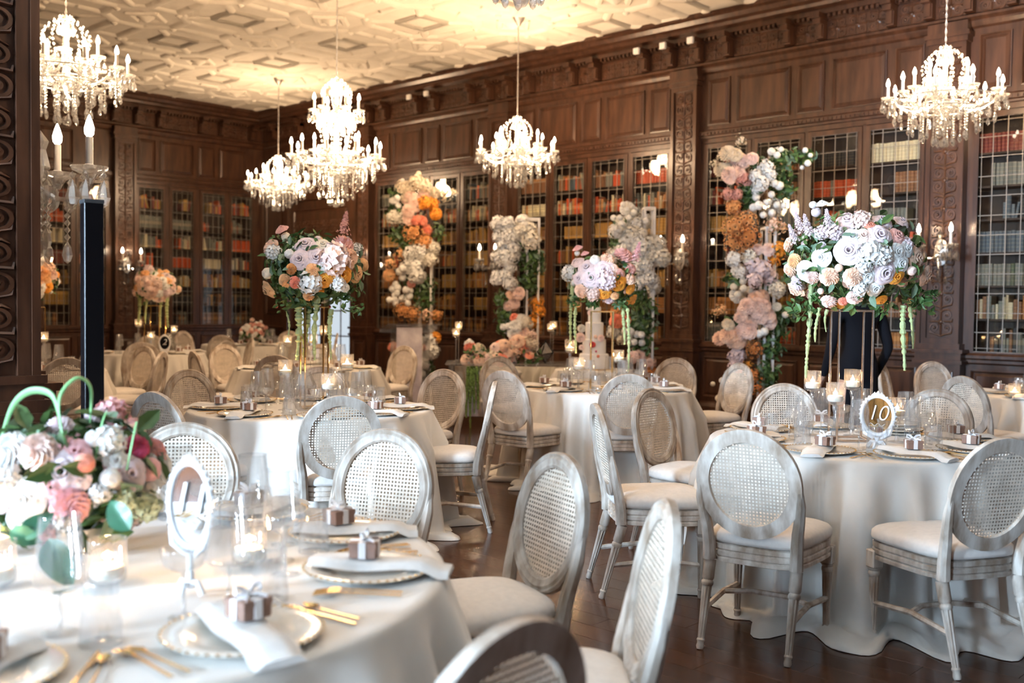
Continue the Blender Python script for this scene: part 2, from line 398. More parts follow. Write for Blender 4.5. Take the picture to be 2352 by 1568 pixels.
def build_wall(name, loc, rz, u0, u1, pil, brk, panels, low, gaps=()):
    """u0..u1 run, pil: pilaster centres, brk: bracket centres, panels: (ua,ub) upper panels, low: wainscot panels"""
    w = struct(name, MB().box(u0, u1, .36, .5, 0, HC).mesh(name, [WOOD]), loc, rz)
    m = MB(); segs = []; a = u0
    for (g0, g1) in sorted(gaps): segs.append((a, g0)); a = g1
    segs.append((a, u1))
    for a, b in segs:
        m.box(a, b, 0, .36, 0, .93); extrude_prof(m, [(.0, 0), (-.05, 0), (-.05, .14), (-.03, .18), (-.012, .2), (0, .21)], a, b)
        extrude_prof(m, [(0, .86), (-.03, .88), (-.03, .91), (-.055, .93), (-.055, .96), (-.02, .985), (0, .985)], a, b)
    obj('wainscot', m.mesh('wainscot', [WOOD]), w)
    m = MB(); m.box(u0, u1, 0, .36, Z_GT+.04, Z_CORN+.6)
    extrude_prof(m, [(0, 3.66), (-.025, 3.665), (-.03, 3.69), (-.05, 3.70), (-.05, 3.75), (-.015, 3.77), (0, 3.775)], u0, u1)
    obj('upper_frame', m.mesh('upper_frame', [WOOD]), w)
    m = MB()
    u = u0+.05
    while u < u1-.03: m.box(u, u+.028, -.062, -.05, 3.705, 3.735); u += .056
    obj('bead_moulding', m.mesh('bead_moulding', [WOOD]), w)['kind'] = 'stuff'
    m = MB()
    extrude_prof(m, [(0, 4.50), (-.03, 4.52), (-.05, 4.56), (-.05, 4.58), (-.10, 4.61), (-.10, 4.635), (-.07, 4.655), (-.06, 4.66), (-.06, 4.90), (0, 4.90)], u0, u1)
    obj('frieze', m.mesh('frieze', [WOOD], 20), w)
    m = MB()
    extrude_prof(m, [(0, 4.90), (-.09, 4.90), (-.09, 4.94), (-.17, 4.945), (-.17, 5.0), (-.26, 5.02), (-.27, 5.06), (-.33, 5.08), (-.36, 5.13), (-.40, 5.15), (-.40, 5.2), (0, 5.2)], u0, u1)
    obj('cornice', m.mesh('cornice', [WOOD], 20), w)
    m = MB(); u = u0+.03
    while u < u1-.03: m.box(u, u+.035, -.15, -.09, 4.905, 4.945); u += .066
    obj('dentil_course', m.mesh('dentil_course', [WOOD]), w)['kind'] = 'stuff'
    for u in pil:
        p = obj('pilaster', PIL, w, (u, 0, 0)); obj('carving', CARVING, p, (0, -.108, 1.16)); obj('plinth_panel', panel_me(.34, .56), p, (0, -.171, .5))
    bs = sorted(brk)
    for u in bs:
        b_ = obj('bracket', BRK, w, (u, 0, 0))
        if name == 'wall_right' and any(abs(-u-y) < .1 for y in (8.36, 7.92, 7.5, 13.06, 12.63)): obj('bracket_cap', CAPM, b_)
    for a, b in zip(bs, bs[1:]):
        wd = b-a
        if wd < .3 or wd > 1.2: continue
        obj('frieze_carving', FRZ_N if wd < .6 else FRZ_W, w, ((a+b)/2, -.06, 4.645))
    for a, b in panels: obj('wall_panel', panel_me(b-a, .60), w, ((a+b)/2, 0, 4.13))
    for a, b in low: obj('wainscot_panel', panel_me(b-a, .54), w, ((a+b)/2, 0, .53))
    return w
BAY = 3.425; P0 = 4.285
pr = [-(P0+BAY*k) for k in range(-1, 4)]                           # u = -y
brk = []; pan = []; low = []
for p in pr:
    for o_ in (.215, .65, 1.50, 1.93, 2.78, 3.21): brk.append(p-BAY+o_) if p-BAY+o_ > -YB+.5 else None
    for a, b in ((.30, .63), (.73, 1.48), (1.58, 1.93), (2.03, 2.70), (2.80, 3.13)):
        if p-BAY+a > -YB+.4: pan.append((p-BAY+a, p-BAY+b))
    for k in range(4):
        c = p-BAY+BAY/2+(k-1.5)*.735
        if c > -14.4: low.append((c-.31, c+.31))
DOORU = (-16.95, -14.95)
wall_right = build_wall('wall_right', (XR, 0, 0), -PI/2, -YB, -YN, pr, brk, pan, low, [DOORU])
pb = [5.1, 8.55]
brk = []; pan = []; low = []
for p in (1.65, 5.1, 8.55):
    for o_ in (.215, .65, 1.50, 1.93, 2.60): brk.append(p+o_) if p+o_ < XR-.2 else None
    brk.append(p-.215)
    for a, b in ((.30, .63), (.73, 1.40), (1.50, 1.85), (1.95, 2.55)):
        if p+b < XR-.2 and p+a > XL: pan.append((p+a, p+b))
BD = [(9.095, .49), (9.725, .45), (10.375, .49), (11.0, .48)]       # back wall doors (centre, glass width)
BD2 = [(7.985, .49), (7.36, .49), (6.735, .49), (6.11, .49), (5.6, .3)]
for c, g in BD+BD2[:4]: low.append((c-.26, c+.26))
wall_back = build_wall('wall_back', (0, YB, 0), 0, XL-.3, XR, pb, brk, pan, low)
# left wall beyond the pier
wl = struct('wall_left', MB().box(YP, YB, 0, .6, 0, HC).mesh('wall_left', [WOOD]), (XL, 0, 0), PI/2)
obj('pilaster', PIL, wl, (YP+.36, 0, 0)); obj('carving', CARVING, wl, (YP+.36, -.10, 1.16))
for k in range(5): obj('wall_panel', panel_me(1.5, .60), wl, (YP+2.0+k*2.2, 0, 4.13)); obj('wall_panel', panel_me(1.5, 2.2), wl, (YP+2.0+k*2.2, 0, 2.3))
# pier at the mouth of the alcove, with a carved face towards the camera
pi_ = MB(); px0, px1 = XW, XL
pi_.box(px0, px1, YP, YP+.3, 0, HC)
pier = struct('wall_alcove', pi_.mesh('wall_alcove', [WOOD]))
m = MB()
m.box(1.40, XL+.02, YP-.09, YP, 1.08, 4.4); m.box(1.40, 1.48, YP-.12, YP-.09, 1.08, 4.4); m.box(XL-.085, XL+.02, YP-.12, YP-.09, 1.08, 4.4)
m.box(XL-.02, XL+.02, YP-.13, YP-.12, 1.08, 4.4)
o = obj('pier_face', m.mesh('pier_face', [WOOD]), pier)
m = MB()
m.box(1.2, XL+.12, YP-.24, YP+.2, 0, .16); m.box(1.2, XL+.08, YP-.19, YP+.2, .16, .74); m.box(1.2, XL+.13, YP-.25, YP+.2, .74, .80)
m.box(1.2, XL+.115, YP-.23, YP+.2, .80, .86); m.box(1.2, XL+.09, YP-.20, YP+.2, .86, .90); m.box(1.2, XL+.06, YP-.16, YP+.2, .90, .96); m.box(1.2, XL+.035, YP-.13, YP+.2, .96, 1.04); m.box(1.2, XL+.045, YP-.145, YP+.2, 1.04, 1.08)
obj('pier_plinth', m.mesh('pier_plinth', [WOOD]), pier)
obj('carving', CARVING, pier, (1.715, YP-.09, 1.12), scale=(1.38, 2.6, 1))
# alcove window wall and near wall (behind the camera, light comes through the windows)
m = MB(); ys = [YN-.1]
for y, hw in sorted(WINS): ys += [y-hw, y+hw]
ys.append(YP+.3)
for a, b in zip(ys[::2], ys[1::2]): m.box(XW-.2, XW, a, b, 0, HC)
for y, hw in WINS: m.box(XW-.2, XW, y-hw, y+hw, 0, .65); m.box(XW-.2, XW, y-hw, y+hw, 3.35, HC)
struct('wall_window', m.mesh('wall_window', [WOOD]))
for n_, (y, hw) in enumerate(WINS):
    m = MB()
    for s_ in (-1, 1): m.box(XW-.14, XW-.02, y+s_*hw-(.06 if s_ > 0 else 0), y+s_*hw+(.06 if s_ < 0 else 0), .65, 3.35)
    m.box(XW-.14, XW-.02, y-hw, y+hw, .65, .71); m.box(XW-.14, XW-.02, y-hw, y+hw, 3.29, 3.35)
    m.box(XW-.11, XW-.05, y-.025, y+.025, .7, 3.3)
    for k in (1, 2, 3): m.box(XW-.11, XW-.05, y-hw, y+hw, .65+.675*k-.02, .65+.675*k+.02)
    struct('window_%d' % (n_+1), m.mesh('window_frame', [WOOD]))
struct('wall_near', MB().box(XW-.2, XR+.5, YN-.2, YN, 0, HC).mesh('wall_near', [WOOD]))
obj('corner_panelling', MB().box(-YB, -17.09, 0, .36, .93, 3.62).box(-14.81, -14.56+.2, 0, .36, .93, 3.62).mesh('corner_panelling', [WOOD]), wall_right)
obj('wall_panel', panel_me(.6, 2.2), wall_right, (-17.5, 0, 2.3))
obj('corner_panelling', MB().box(11.35, XR, 0, .36, .93, 3.62).box(XL-.3, 5.6, 0, .36, .93, 3.62).mesh('corner_panelling', [WOOD]), wall_back)
# ------------------------------------------------------------------ door in the right wall
dr = struct('door_1', MB().mesh('x') if 0 else MB().box(-.02, 2.02, .30, .36, 0, 3.6).mesh('door_backing', [SHELFW]), (XR, 16.95, 0), -PI/2)
m = MB(); m.box(-.14, 0, -.08, .3, 0, 3.5); m.box(2.0, 2.14, -.08, .3, 0, 3.5); m.box(-.2, 2.2, -.10, .3, 3.4, 3.62); m.box(0, 2, -.02, .3, 2.42, 3.4); m.box(-.05, 2.05, -.06, .3, 2.36, 2.44)
obj('door_surround', m.mesh('door_surround', [WOOD]), dr)
obj('overdoor_panel', panel_me(1.7, .66), dr, (1.0, -.02, 2.9))
for k in range(6): obj('frieze_carving', FRZ_N, dr, (.27+k*.29, -.035, 2.76))
for k in (0, 1):
    x0 = .02+k*.99; m = MB()
    m.box(x0, x0+.12, .08, .14, 0, 2.36); m.box(x0+.85, x0+.97, .08, .14, 0, 2.36); m.box(x0, x0+.97, .08, .14, 0, .35); m.box(x0, x0+.97, .08, .14, 2.24, 2.36)
    d = obj('door_leaf', m.mesh('door_leaf', [WOOD]), dr)
    pmn = MB().box(-.34, .34, 0, .008, -.225, .225).mesh('pane', [DAYGL])
    for r_ in range(4): obj('pane', pmn, d, (x0+.485, .11, .35+.236+r_*.4725))
    mm = MB(); mm.box(x0+.475, x0+.495, .095, .125, .35, 2.24)
    for r_ in (1, 2, 3): mm.box(x0+.12, x0+.85, .095, .125, .35+r_*.4725-.012, .35+r_*.4725+.012)
    obj('glazing_bars', mm.mesh('glazing_bars', [WOOD]), d)
    obj('door_handle', MB().tube([(x0+(.91 if k == 0 else .06), .08, 1.0), (x0+(.91 if k == 0 else .06), .03, 1.0), (x0+(.91 if k == 0 else .06)-.1*(1-2*k), .03, 1.0)], .012, 8).mesh('door_handle', [GOLD], 40), d)
# ------------------------------------------------------------------ bookcases with leaded doors and books
BOOKC = [((.62, .09, .03), 'orange red'), ((.50, .28, .085), 'tan leather'), ((.27, .12, .06), 'brown leather'), ((.22, .04, .035), 'maroon'), ((.72, .62, .45), 'cream'), ((.10, .13, .17), 'slate blue'), ((.035, .035, .04), 'black'), ((.22, .22, .20), 'grey'), ((.48, .20, .07), 'rust brown'), ((.09, .12, .08), 'dark green')]
def book_mat(i, c):
    m = bpy.data.materials.new('book_cloth_%d' % i); m.use_nodes = True; nt = m.node_tree; b = nt.nodes['Principled BSDF']
    b.inputs['Roughness'].default_value = .6
    tc = nt.nodes.new('ShaderNodeTexCoord'); sp = nt.nodes.new('ShaderNodeSeparateXYZ'); wv = nt.nodes.new('ShaderNodeMath'); wv.operation = 'SINE'
    ml = nt.nodes.new('ShaderNodeMath'); ml.operation = 'MULTIPLY'; ml.inputs[1].default_value = 34
    gt = nt.nodes.new('ShaderNodeMath'); gt.operation = 'GREATER_THAN'; gt.inputs[1].default_value = .93
    mx = nt.nodes.new('ShaderNodeMix'); mx.data_type = 'RGBA'
    mx.inputs['A'].default_value = (*c, 1); mx.inputs['B'].default_value = (min(1, c[0]*1.3+.10), min(1, c[1]*1.3+.06), c[2]*1.2+.02, 1)
    nt.links.new(tc.outputs['Generated'], sp.inputs[0]); nt.links.new(sp.outputs['Z'], ml.inputs[0]); nt.links.new(ml.outputs[0], wv.inputs[0]); nt.links.new(wv.outputs[0], gt.inputs[0])
    nt.links.new(gt.outputs[0], mx.inputs['Factor']); nt.links.new(mx.outputs['Result'], b.inputs['Base Color'])
    return m
BM = [book_mat(i, c) for i, (c, n) in enumerate(BOOKC)]
bkm = MB()                                                         # unit book: spine towards -y, thickness x 0..1, depth y 0..1, height z 0..1
for z in (0, 1): bkm.v += [(0, 1, z), (0, .04, z), (.2, 0, z), (.8, 0, z), (1, .04, z), (1, 1, z)]
bkm.f += [tuple(range(6)), tuple(range(11, 5, -1))]+[(k, k+6, (k+1) % 6+6, (k+1) % 6) for k in range(6)]; bkm.m += [0]*8
BOOK = bkm.mesh('book', [None])
SHZ = [1.0+.36*k for k in range(7)]
ORD = ['bottom', 'second', 'third', 'fourth', 'fifth', 'sixth', 'top']
all_books = []                                                     # (depth, matrix, colour, label parts)
def came_mesh(w, z0, z1, nc, nr):
    m = MB(); h = z1-z0; t = .0036
    for k in range(nc+1): x = -w/2+w*k/nc; m.box(x-t, x+t, -.004, .006, z0, z1)
    for e in (-1, 1): m.box(e*(w/2-.035)-t*.7, e*(w/2-.035)+t*.7, -.004, .006, z0, z1)
    for k in range(nr+1): z = z0+h*k/nr; m.box(-w/2, w/2, -.004, .006, z-t, z+t)
    for e in (z0+.04, z1-.04): m.box(-w/2, w/2, -.004, .006, e-t*.7, e+t*.7)
    return m.mesh('lead_came', [LEAD])
_cm = {}
def bookcase(label, wloc, rz, doors, u0, u1, bname, palette, visible=True):
    t = thing('bookcase', label, 'bookcase', wloc, rz, 'built-in glazed bookcases')
    m = MB(); m.box(u0, u1, .33, .355, .93, 3.6); m.box(u0, u0+.02, .02, .33, .93, 3.6); m.box(u1-.02, u1, .02, .33, .93, 3.6)
    obj('carcass', m.mesh('carcass', [SHELFW]), t)
    for z in SHZ+[3.56]: obj('shelf', MB().box(u0+.02, u1-.02, .05, .33, z-.022, z).mesh('shelf', [SHELFW]), t)
    m = MB(); edges = [u0]
    for c, g in doors: edges += [c-g/2-.045, c+g/2+.045]
    edges.append(u1)
    for a, b in zip(edges[::2], edges[1::2]):
        if b-a > .003: m.box(a, b, 0, .05, .95, 3.62)
    if m.v: obj('mullions', m.mesh('mullions', [WOOD]), t)
    M0 = Matrix.Translation(wloc) @ Matrix.Rotation(rz, 4, 'Z')
    for di, (c, g) in enumerate(doors):
        dm = MB(); z0, z1 = 1.0, 3.53; a = g/2
        for s_ in (-1, 1): dm.box(min(s_*a, s_*(a+.042)), max(s_*a, s_*(a+.042)), -.012, .03, z0-.05, z1+.06)
        dm.box(-a, a, -.012, .03, z0-.05, z0); dm.box(-a, a, -.012, .03, z1, z1+.06)
        for s_ in (-1, 1): dm.box(s_*(a-.004)-.005, s_*(a-.004)+.005, -.018, -.012, z0, z1)
        d = obj('door', dm.mesh('door', [WOOD]), t, (c, 0, 0))
        nc, nr = 4, 12
        key = round(g, 3)
        if key not in _cm:
            pw, ph = g/nc, (z1-z0)/nr
            _cm[key] = (came_mesh(g, z0, z1, nc, nr), MB().box(-pw/2+.004, pw/2-.004, -.0015, .0015, -ph/2+.004, ph/2-.004).mesh('pane', [PANE]))
        obj('lead_came', _cm[key][0], d, (0, .008, 0))
        for i in range(nc):
            for j in range(nr):
                obj('pane', _cm[key][1], d, (-g/2+g*(i+.5)/nc, .009, z0+(z1-z0)*(j+.5)/nr), (rnd.gauss(0, .008), 0, rnd.gauss(0, .008)))
        obj('handle', MB().lathe([(0, -.03), (.012, -.028), (.014, -.02), (.006, -.012), (.006, 0)], 8).mesh('handle', [GOLD], 40), d, (a+.02, -.012, 2.05), (-PI/2, 0, 0)) if 0 else None
        # books
        for si, z in enumerate(SHZ):
            u = c-g/2-.02; end = c+g/2+.03
            style = rnd.random()
            pal = palette(si)
            base = rnd.choice(pal); setlike = rnd.random() < .45
            hh = rnd.uniform(.18, .25); lean = 0
            if style < .22: u += rnd.uniform(.08, .3)
            if style > .80: end -= rnd.uniform(.08, .28)
            while u < end-.03:
                tk = rnd.uniform(.026, .05) if not setlike else .042
                h = hh+rnd.uniform(-.004, .004) if setlike else rnd.uniform(.15, .265)
                ci = base if setlike and rnd.random() < .97 else rnd.choice(pal)
                lean = rnd.uniform(.1, .3)*rnd.choice((-1, 1)) if rnd.random() < .09 and not setlike else 0
                if u+tk > end: break
                Mx = M0 @ Matrix.Translation((u, .09+rnd.uniform(0, .02), z+(tk*abs(math.sin(lean)) if lean > 0 else 0)*1.0)) @ Matrix.Rotation(lean, 4, 'Y') @ Matrix.Diagonal((tk, .19, h, 1))
                all_books.append((Mx.translation.copy(), Mx, ci, si, di, bname, h))
                u += tk+.002+(abs(math.sin(lean))*h if lean else 0)
    return t
warmp = lambda s: ([0, 3, 5, 7, 6, 4, 8], [2, 1, 8, 3], [1, 2, 4, 8], [6, 5, 0, 3, 2], [0, 5, 7, 1, 4], [0, 3, 2, 4, 7], [3, 2, 4, 6, 8])[s]
tanp = lambda s: ([2, 8, 6], [1, 2, 8], [1, 1, 8], [1, 2, 0], [1, 1, 2], [0, 8, 4, 7], [2, 5, 7, 0])[s]
darkp = lambda s: ([6, 7, 2], [4, 8, 2, 7], [0, 9, 4, 7], [3, 0, 5, 6], [5, 5, 6], [4, 4, 7], [3, 7, 2])[s]
redp = lambda s: ([6, 2, 7], [1, 2, 6], [1, 8, 4], [0, 3, 4, 7], [4, 7, 0], [0, 3, 7], [0, 1, 3])[s]
def bay_doors(p): return [(p-BAY/2+(k-1.5)*.735, .60) for k in range(4)]
WR = (XR, 0, 0)
bookcase('glazed bookcase with cream and dark sets, right of the rightmost sconce', WR, -PI/2, bay_doors(pr[0]), pr[0]-BAY+.2, pr[0]-.2, 'right edge bookcase', darkp)
bookcase('glazed bookcase behind the large pale floral column', WR, -PI/2, bay_doors(pr[1]), pr[1]-BAY+.2, pr[1]-.2, 'floral column bookcase', warmp)
bookcase('glazed bookcase behind the cake and white floral columns', WR, -PI/2, bay_doors(pr[2]), pr[2]-BAY+.2, pr[2]-.2, 'cake bookcase', tanp)
bookcase('glazed bookcase behind the acrylic lectern', WR, -PI/2, bay_doors(pr[3]), pr[3]-BAY+.2, pr[3]-.2, 'lectern bookcase', tanp)
bookcase('glazed bookcase on the far wall beside the dark corner', (0, YB, 0), 0, BD, 8.75, 11.35, 'far corner bookcase', redp)
bookcase('glazed bookcase on the far wall behind the black post', (0, YB, 0), 0, BD2[:4][::-1], 5.6, 8.35, 'black post bookcase', redp)
def seen(p):
    d = p-CAM; z = d.dot(FW); x = 1176+FPX*d.dot(RT)/z; y = 784-FPX*d.dot(UP)/z
    return -20 < x < 2372 and -20 < y < 1590, z, x, y
vis = []; hid = []
for b in all_books:
    s_, z, x, y = seen(b[0])
    hidden = (x < 80) or (1640 < x < 2150 and 500 < y) or y > 800
    (vis if s_ and not hidden else hid).append((z, b))
vis.sort(key=lambda q: q[0])
NTH = ['first', 'second', 'third', 'fourth', 'fifth', 'sixth', 'seventh', 'eighth', 'ninth', 'tenth', 'eleventh', 'twelfth', 'thirteenth', 'fourteenth', 'fifteenth', 'sixteenth', 'seventeenth', 'eighteenth', 'nineteenth', 'twentieth']
for z, b in vis[:300]:
    o = obj('book', BOOK, None, mat=BM[b[2]], M=b[1])
    same = [q for q in all_books if q[3:6] == b[3:6]]; n = same.index(b)
    lb = '%s book, %s from left, %s shelf, %s door, %s' % (BOOKC[b[2]][1], NTH[min(n, 19)], ORD[b[3]], NTH[b[4]], b[5])
    tag(o, lb, 'book', 'books behind the leaded glass doors')
sm = MB()
for z, b in vis[300:]+hid:
    vv = [b[1] @ Vector(v) for v in bkm.v]; sm.add(vv, bkm.f, b[2])
tag(obj('books', sm.mesh('books', BM)), 'rows of books on the farther shelves behind leaded glass', 'books', None, 'stuff')
# ------------------------------------------------------------------ chandeliers and sconces
def drop_mesh(name, beads, length, drop):
    """crystal strand hanging from z=0: beads then a faceted drop"""
    m = MB(); n = beads
    for k in range(n):
        z = -length*(k+.5)/max(n, 1); r = .011
        m.lathe([(0, z+.014), (r, z), (0, z-.014)], 6)
    z = -length
    if drop: m.lathe([(0, z), (drop*.28, z-drop*.5), (drop*.40, z-drop*1.15), (drop*.25, z-drop*1.6), (0, z-drop*1.8)], 6)
    return m.mesh(name, [CRYSTAL])
ST_S = drop_mesh('pendant', 1, .03, .055)
ST_M = drop_mesh('crystal_strand', 6, .15, .045)
ST_L = drop_mesh('crystal_strand', 10, .26, .05)
BULBM = MB().lathe([(.008, 0), (.017, .012), (.019, .03), (.012, .055), (.004, .075), (0, .08)], 8).mesh('bulb', [BULB], 60)
CANDM = MB().lathe([(.020, 0), (.020, .012), (.013, .016), (.013, .11), (0, .112)], 10).mesh('candle_sleeve', [mat('ivory_sleeve', (.85, .80, .72), .4)], 40)
DISHM = MB().lathe([(.012, -.05), (.02, -.03), (.030, -.015), (.06, .0), (.066, .012), (.06, .008), (.02, -.005), (0, -.004)], 14).mesh('drip_dish', [CRYSTAL])
_arm = {}
def arm_mesh(R, drop):
    k = (round(R, 3), round(drop, 3))
    if k not in _arm:
        pts = []; rr = []
        for i in range(15):
            t = i/14
            x = .05+(R-.05)*t; z = -drop*math.sin(PI*min(1, t*1.12))*.9 + .10*max(0, t-.6)/.4*0
            if t > .75: z += (t-.75)/.25*.02
            pts.append((x, 0, z)); rr.append(.010)
        m = MB().tube(pts, rr, 6)
        for i in range(2, 14, 2):
            p = pts[i]; m.lathe([(0, p[2]+.02), (.014, p[2]), (0, p[2]-.02)], 6, (p[0], 0, 0))
        _arm[k] = m.mesh('arm', [CRYSTAL])
    return _arm[k]
def chandelier(label, x, y, zb, tiers, top, zc, garl, strands, name='chandelier', power=CHAND):
    """tiers: (z of dishes, radius, count, phase)"""
    t = thing(name, label, 'chandelier', (x, y, zb), 0, 'crystal chandeliers')
    m = MB(); H = top-zb
    m.lathe([(0, .10), (.03, .13), (.02, .17), (.05, .22), (.03, .27), (.06, .33), (.085, .38), (.04, .42), (.025, .5), (.045, .54), (.03, .6), (.02, H-.2), (.05, H-.14), (.02, H-.08), (.03, H-.03), (.008, H)], 12)
    obj('stem', m.mesh('stem', [CRYSTAL]), t)
    obj('ball', MB().lathe([(0, .0), (.03, .012), (.042, .042), (.03, .072), (0, .085)], 8).mesh('ball', [CRYSTAL]), t)
    for (zd, R, n, ph) in tiers:
        me = arm_mesh(R, .10 if R > .35 else .06)
        for k in range(n):
            A = 2*PI*k/n+ph
            a = obj('arm', me, t, (0, 0, zd-zb-.03), (0, 0, A))
            obj('drip_dish', DISHM, a, (R, 0, .04)); obj('candle_sleeve', CANDM, a, (R, 0, .045)); obj('bulb', BULBM, a, (R, 0, .155))
            for q in range(4):
                B = q*PI/2+.4; obj('pendant', ST_S, a, (R+.055*math.cos(B), .055*math.sin(B), .035))
            obj('pendant', ST_S, a, (R*.55, 0, -.09))
    for (zs, R, n, kind, ph) in strands:
        for k in range(n):
            A = 2*PI*k/n+ph
            obj('crystal_strand', (ST_S, ST_M, ST_L)[kind], t, (R*math.cos(A), R*math.sin(A), zs-zb))
        pts = [(R*math.cos(2*PI*k/24), R*math.sin(2*PI*k/24), zs-zb) for k in range(24)]
        obj('hoop', MB().tube(pts, .006, 5, closed=True).mesh('hoop', [SILVER], 60), t)
    gm = MB()                                                      # dome of bead garlands
    for (z0, r0, z1, r1, bow) in garl:
        for i in range(9):
            q = i/8; r = r0+(r1-r0)*q+bow*math.sin(PI*q); z = z0+(z1-z0)*q
            gm.lathe([(0, z+.017), (.013, z), (0, z-.017)], 6, (r, 0, -zb))
    me = gm.mesh('bead_garland', [CRYSTAL])
    for k in range(10): obj('bead_garland', me, t, (0, 0, 0), (0, 0, 2*PI*k/10))['kind'] = 'stuff'
    # chain and canopy
    m = MB(); z = H; k = 0
    while z < zc-zb-.08:
        m.merge(MB().tube([(.008*math.cos(a), 0, .022*math.sin(a)) for a in [j*PI/4 for j in range(8)]], .003, 4, closed=True), Matrix.Translation((0, 0, z+.02)) @ Matrix.Rotation((k % 2)*PI/2, 4, 'Z')); z += .036; k += 1
    m.tube([(0, 0, H), (0, 0, zc-zb-.05)], .005, 5)
    obj('chain', m.mesh('chain', [SILVER]), t)
    obj('canopy', MB().lathe([(.085, 0), (.085, -.02), (.06, -.06), (.03, -.10), (.012, -.12), (0, -.12)], 14).mesh('canopy', [SILVER], 40), t, (0, 0, zc-zb))
    for (zd, R, n, ph) in tiers:
        for k in range(3):
            A = 2*PI*k/3+.5; point_light('chandelier_light', t, (R*.62*math.cos(A), R*.62*math.sin(A), zd-zb+.20), power*n/14/3*1.0, WARM, .10)
    return t
def single(label, x, y, zb=2.97):
    return chandelier(label, x, y, zb, [(zb+.46, .50, 10, .2), (zb+.58, .27, 5, .5)], zb+.95, HC,
        [(zb+.93, .05, zb+.62, .16, .09), (zb+.60, .16, zb+.40, .28, -.03), (zb+.42, .30, zb+.42, .46, 0)],
        [(zb+.45, .44, 18, 1, 0), (zb+.36, .31, 14, 1, .1), (zb+.41, .20, 10, 2, .2), (zb+.36, .09, 7, 2, 0), (zb+.90, .06, 8, 0, 0)])
single('crystal chandelier at upper right hanging on a long chain', 9.72, 3.68)
single('crystal chandelier above the white floral columns', 9.72, 9.18)
single('small far crystal chandelier overlapping the two-tier one', 9.72, 14.7)
single('crystal chandelier at upper left behind the carved pier', 3.74, 8.9, 2.95)
single('chandelier above the camera, only its bottom crystal ball in view', 3.72, 3.50, 2.925)
zb = 2.48
chandelier('large two-tier crystal chandelier in the middle of the room', 6.72, 9.05, zb,
    [(3.02, .48, 10, .1), (3.10, .26, 4, .5), (3.52, .24, 6, .3)], 3.90, HC,
    [(3.86, .06, 3.62, .13, .06), (3.55, .10, 3.15, .14, .05), (3.10, .14, 2.95, .24, -.02), (2.98, .26, 2.98, .44, 0), (3.48, .06, 3.48, .2, 0)],
    [(3.00, .42, 18, 1, 0), (2.90, .30, 14, 1, .1), (2.92, .19, 10, 2, .2), (2.85, .08, 7, 2, 0), (3.45, .20, 12, 0, 0), (3.82, .06, 8, 0, 0)])
def sconce(label, loc, rz):
    t = thing('wall_sconce', label, 'sconce', loc, rz, 'crystal wall sconces'); t.scale = (1.28, 1.28, 1.28)          # wall behind at +y, arms to -y
    obj('backplate', MB().lathe([(.055, 0), (.06, .01), (.045, .02), (.02, .03), (0, .032)], 12, ell=(1, 1.9)).mesh('backplate', [SILVER], 40), t, (0, 0, 0), (PI/2, 0, 0))
    for s_ in (-1, 1):
        pts = [(0, -.02, 0), (s_*.05, -.08, -.05), (s_*.10, -.13, -.06), (s_*.13, -.16, -.01), (s_*.135, -.165, .03)]
        a = obj('arm', MB().tube(pts, .009, 6).mesh('arm', [CRYSTAL]), t)
        e = pts[-1]
        obj('drip_dish', DISHM, a, (e[0], e[1], .05)); obj('candle_sleeve', CANDM, a, (e[0], e[1], .055)); obj('bulb', BULBM, a, (e[0], e[1], .165))
        for q in range(5):
            B = q*2*PI/5; obj('pendant', ST_S, a, (e[0]+.055*math.cos(B), e[1]+.055*math.sin(B), .045))
        obj('pendant', ST_M, a, (s_*.08, -.11, -.05))
    obj('pendant', ST_M, t, (0, -.05, -.03)); obj('pendant', ST_M, t, (0, -.07, .0)); obj('pendant', ST_S, t, (.03, -.06, .05)); obj('pendant', ST_S, t, (-.03, -.06, .05))
    m = MB(); m.lathe([(0, .0), (.02, .02), (.035, .06), (.02, .12), (.03, .15), (0, .19)], 8, (0, -.05, .0)); obj('crystal_finial', m.mesh('crystal_finial', [CRYSTAL]), t)
    for s_ in (-1, 1): point_light('sconce_light', t, (s_*.135, -.165, .22), SCONCE/2, WARM, .02)
    return t
ZS = 2.08
sconce('crystal sconce on the carved pilaster at far right', (XR-.14, P0, ZS), -PI/2)
sconce('crystal sconce on the carved pilaster right of the cake', (XR-.14, P0+BAY, ZS), -PI/2)
sconce('crystal sconce half hidden behind a white floral column', (XR-.14, P0+2*BAY, ZS), -PI/2)
sconce('crystal sconce on the pilaster right of the doorway', (XR-.14, P0+3*BAY, ZS), -PI/2)
sconce('crystal sconce on the far wall pilaster', (8.55, YB-.14, ZS), 0)
sconce('large near crystal sconce at the left pier', (XL+.14, YP+.36, 2.06), PI/2).scale = (1.5, 1.5, 1.5)
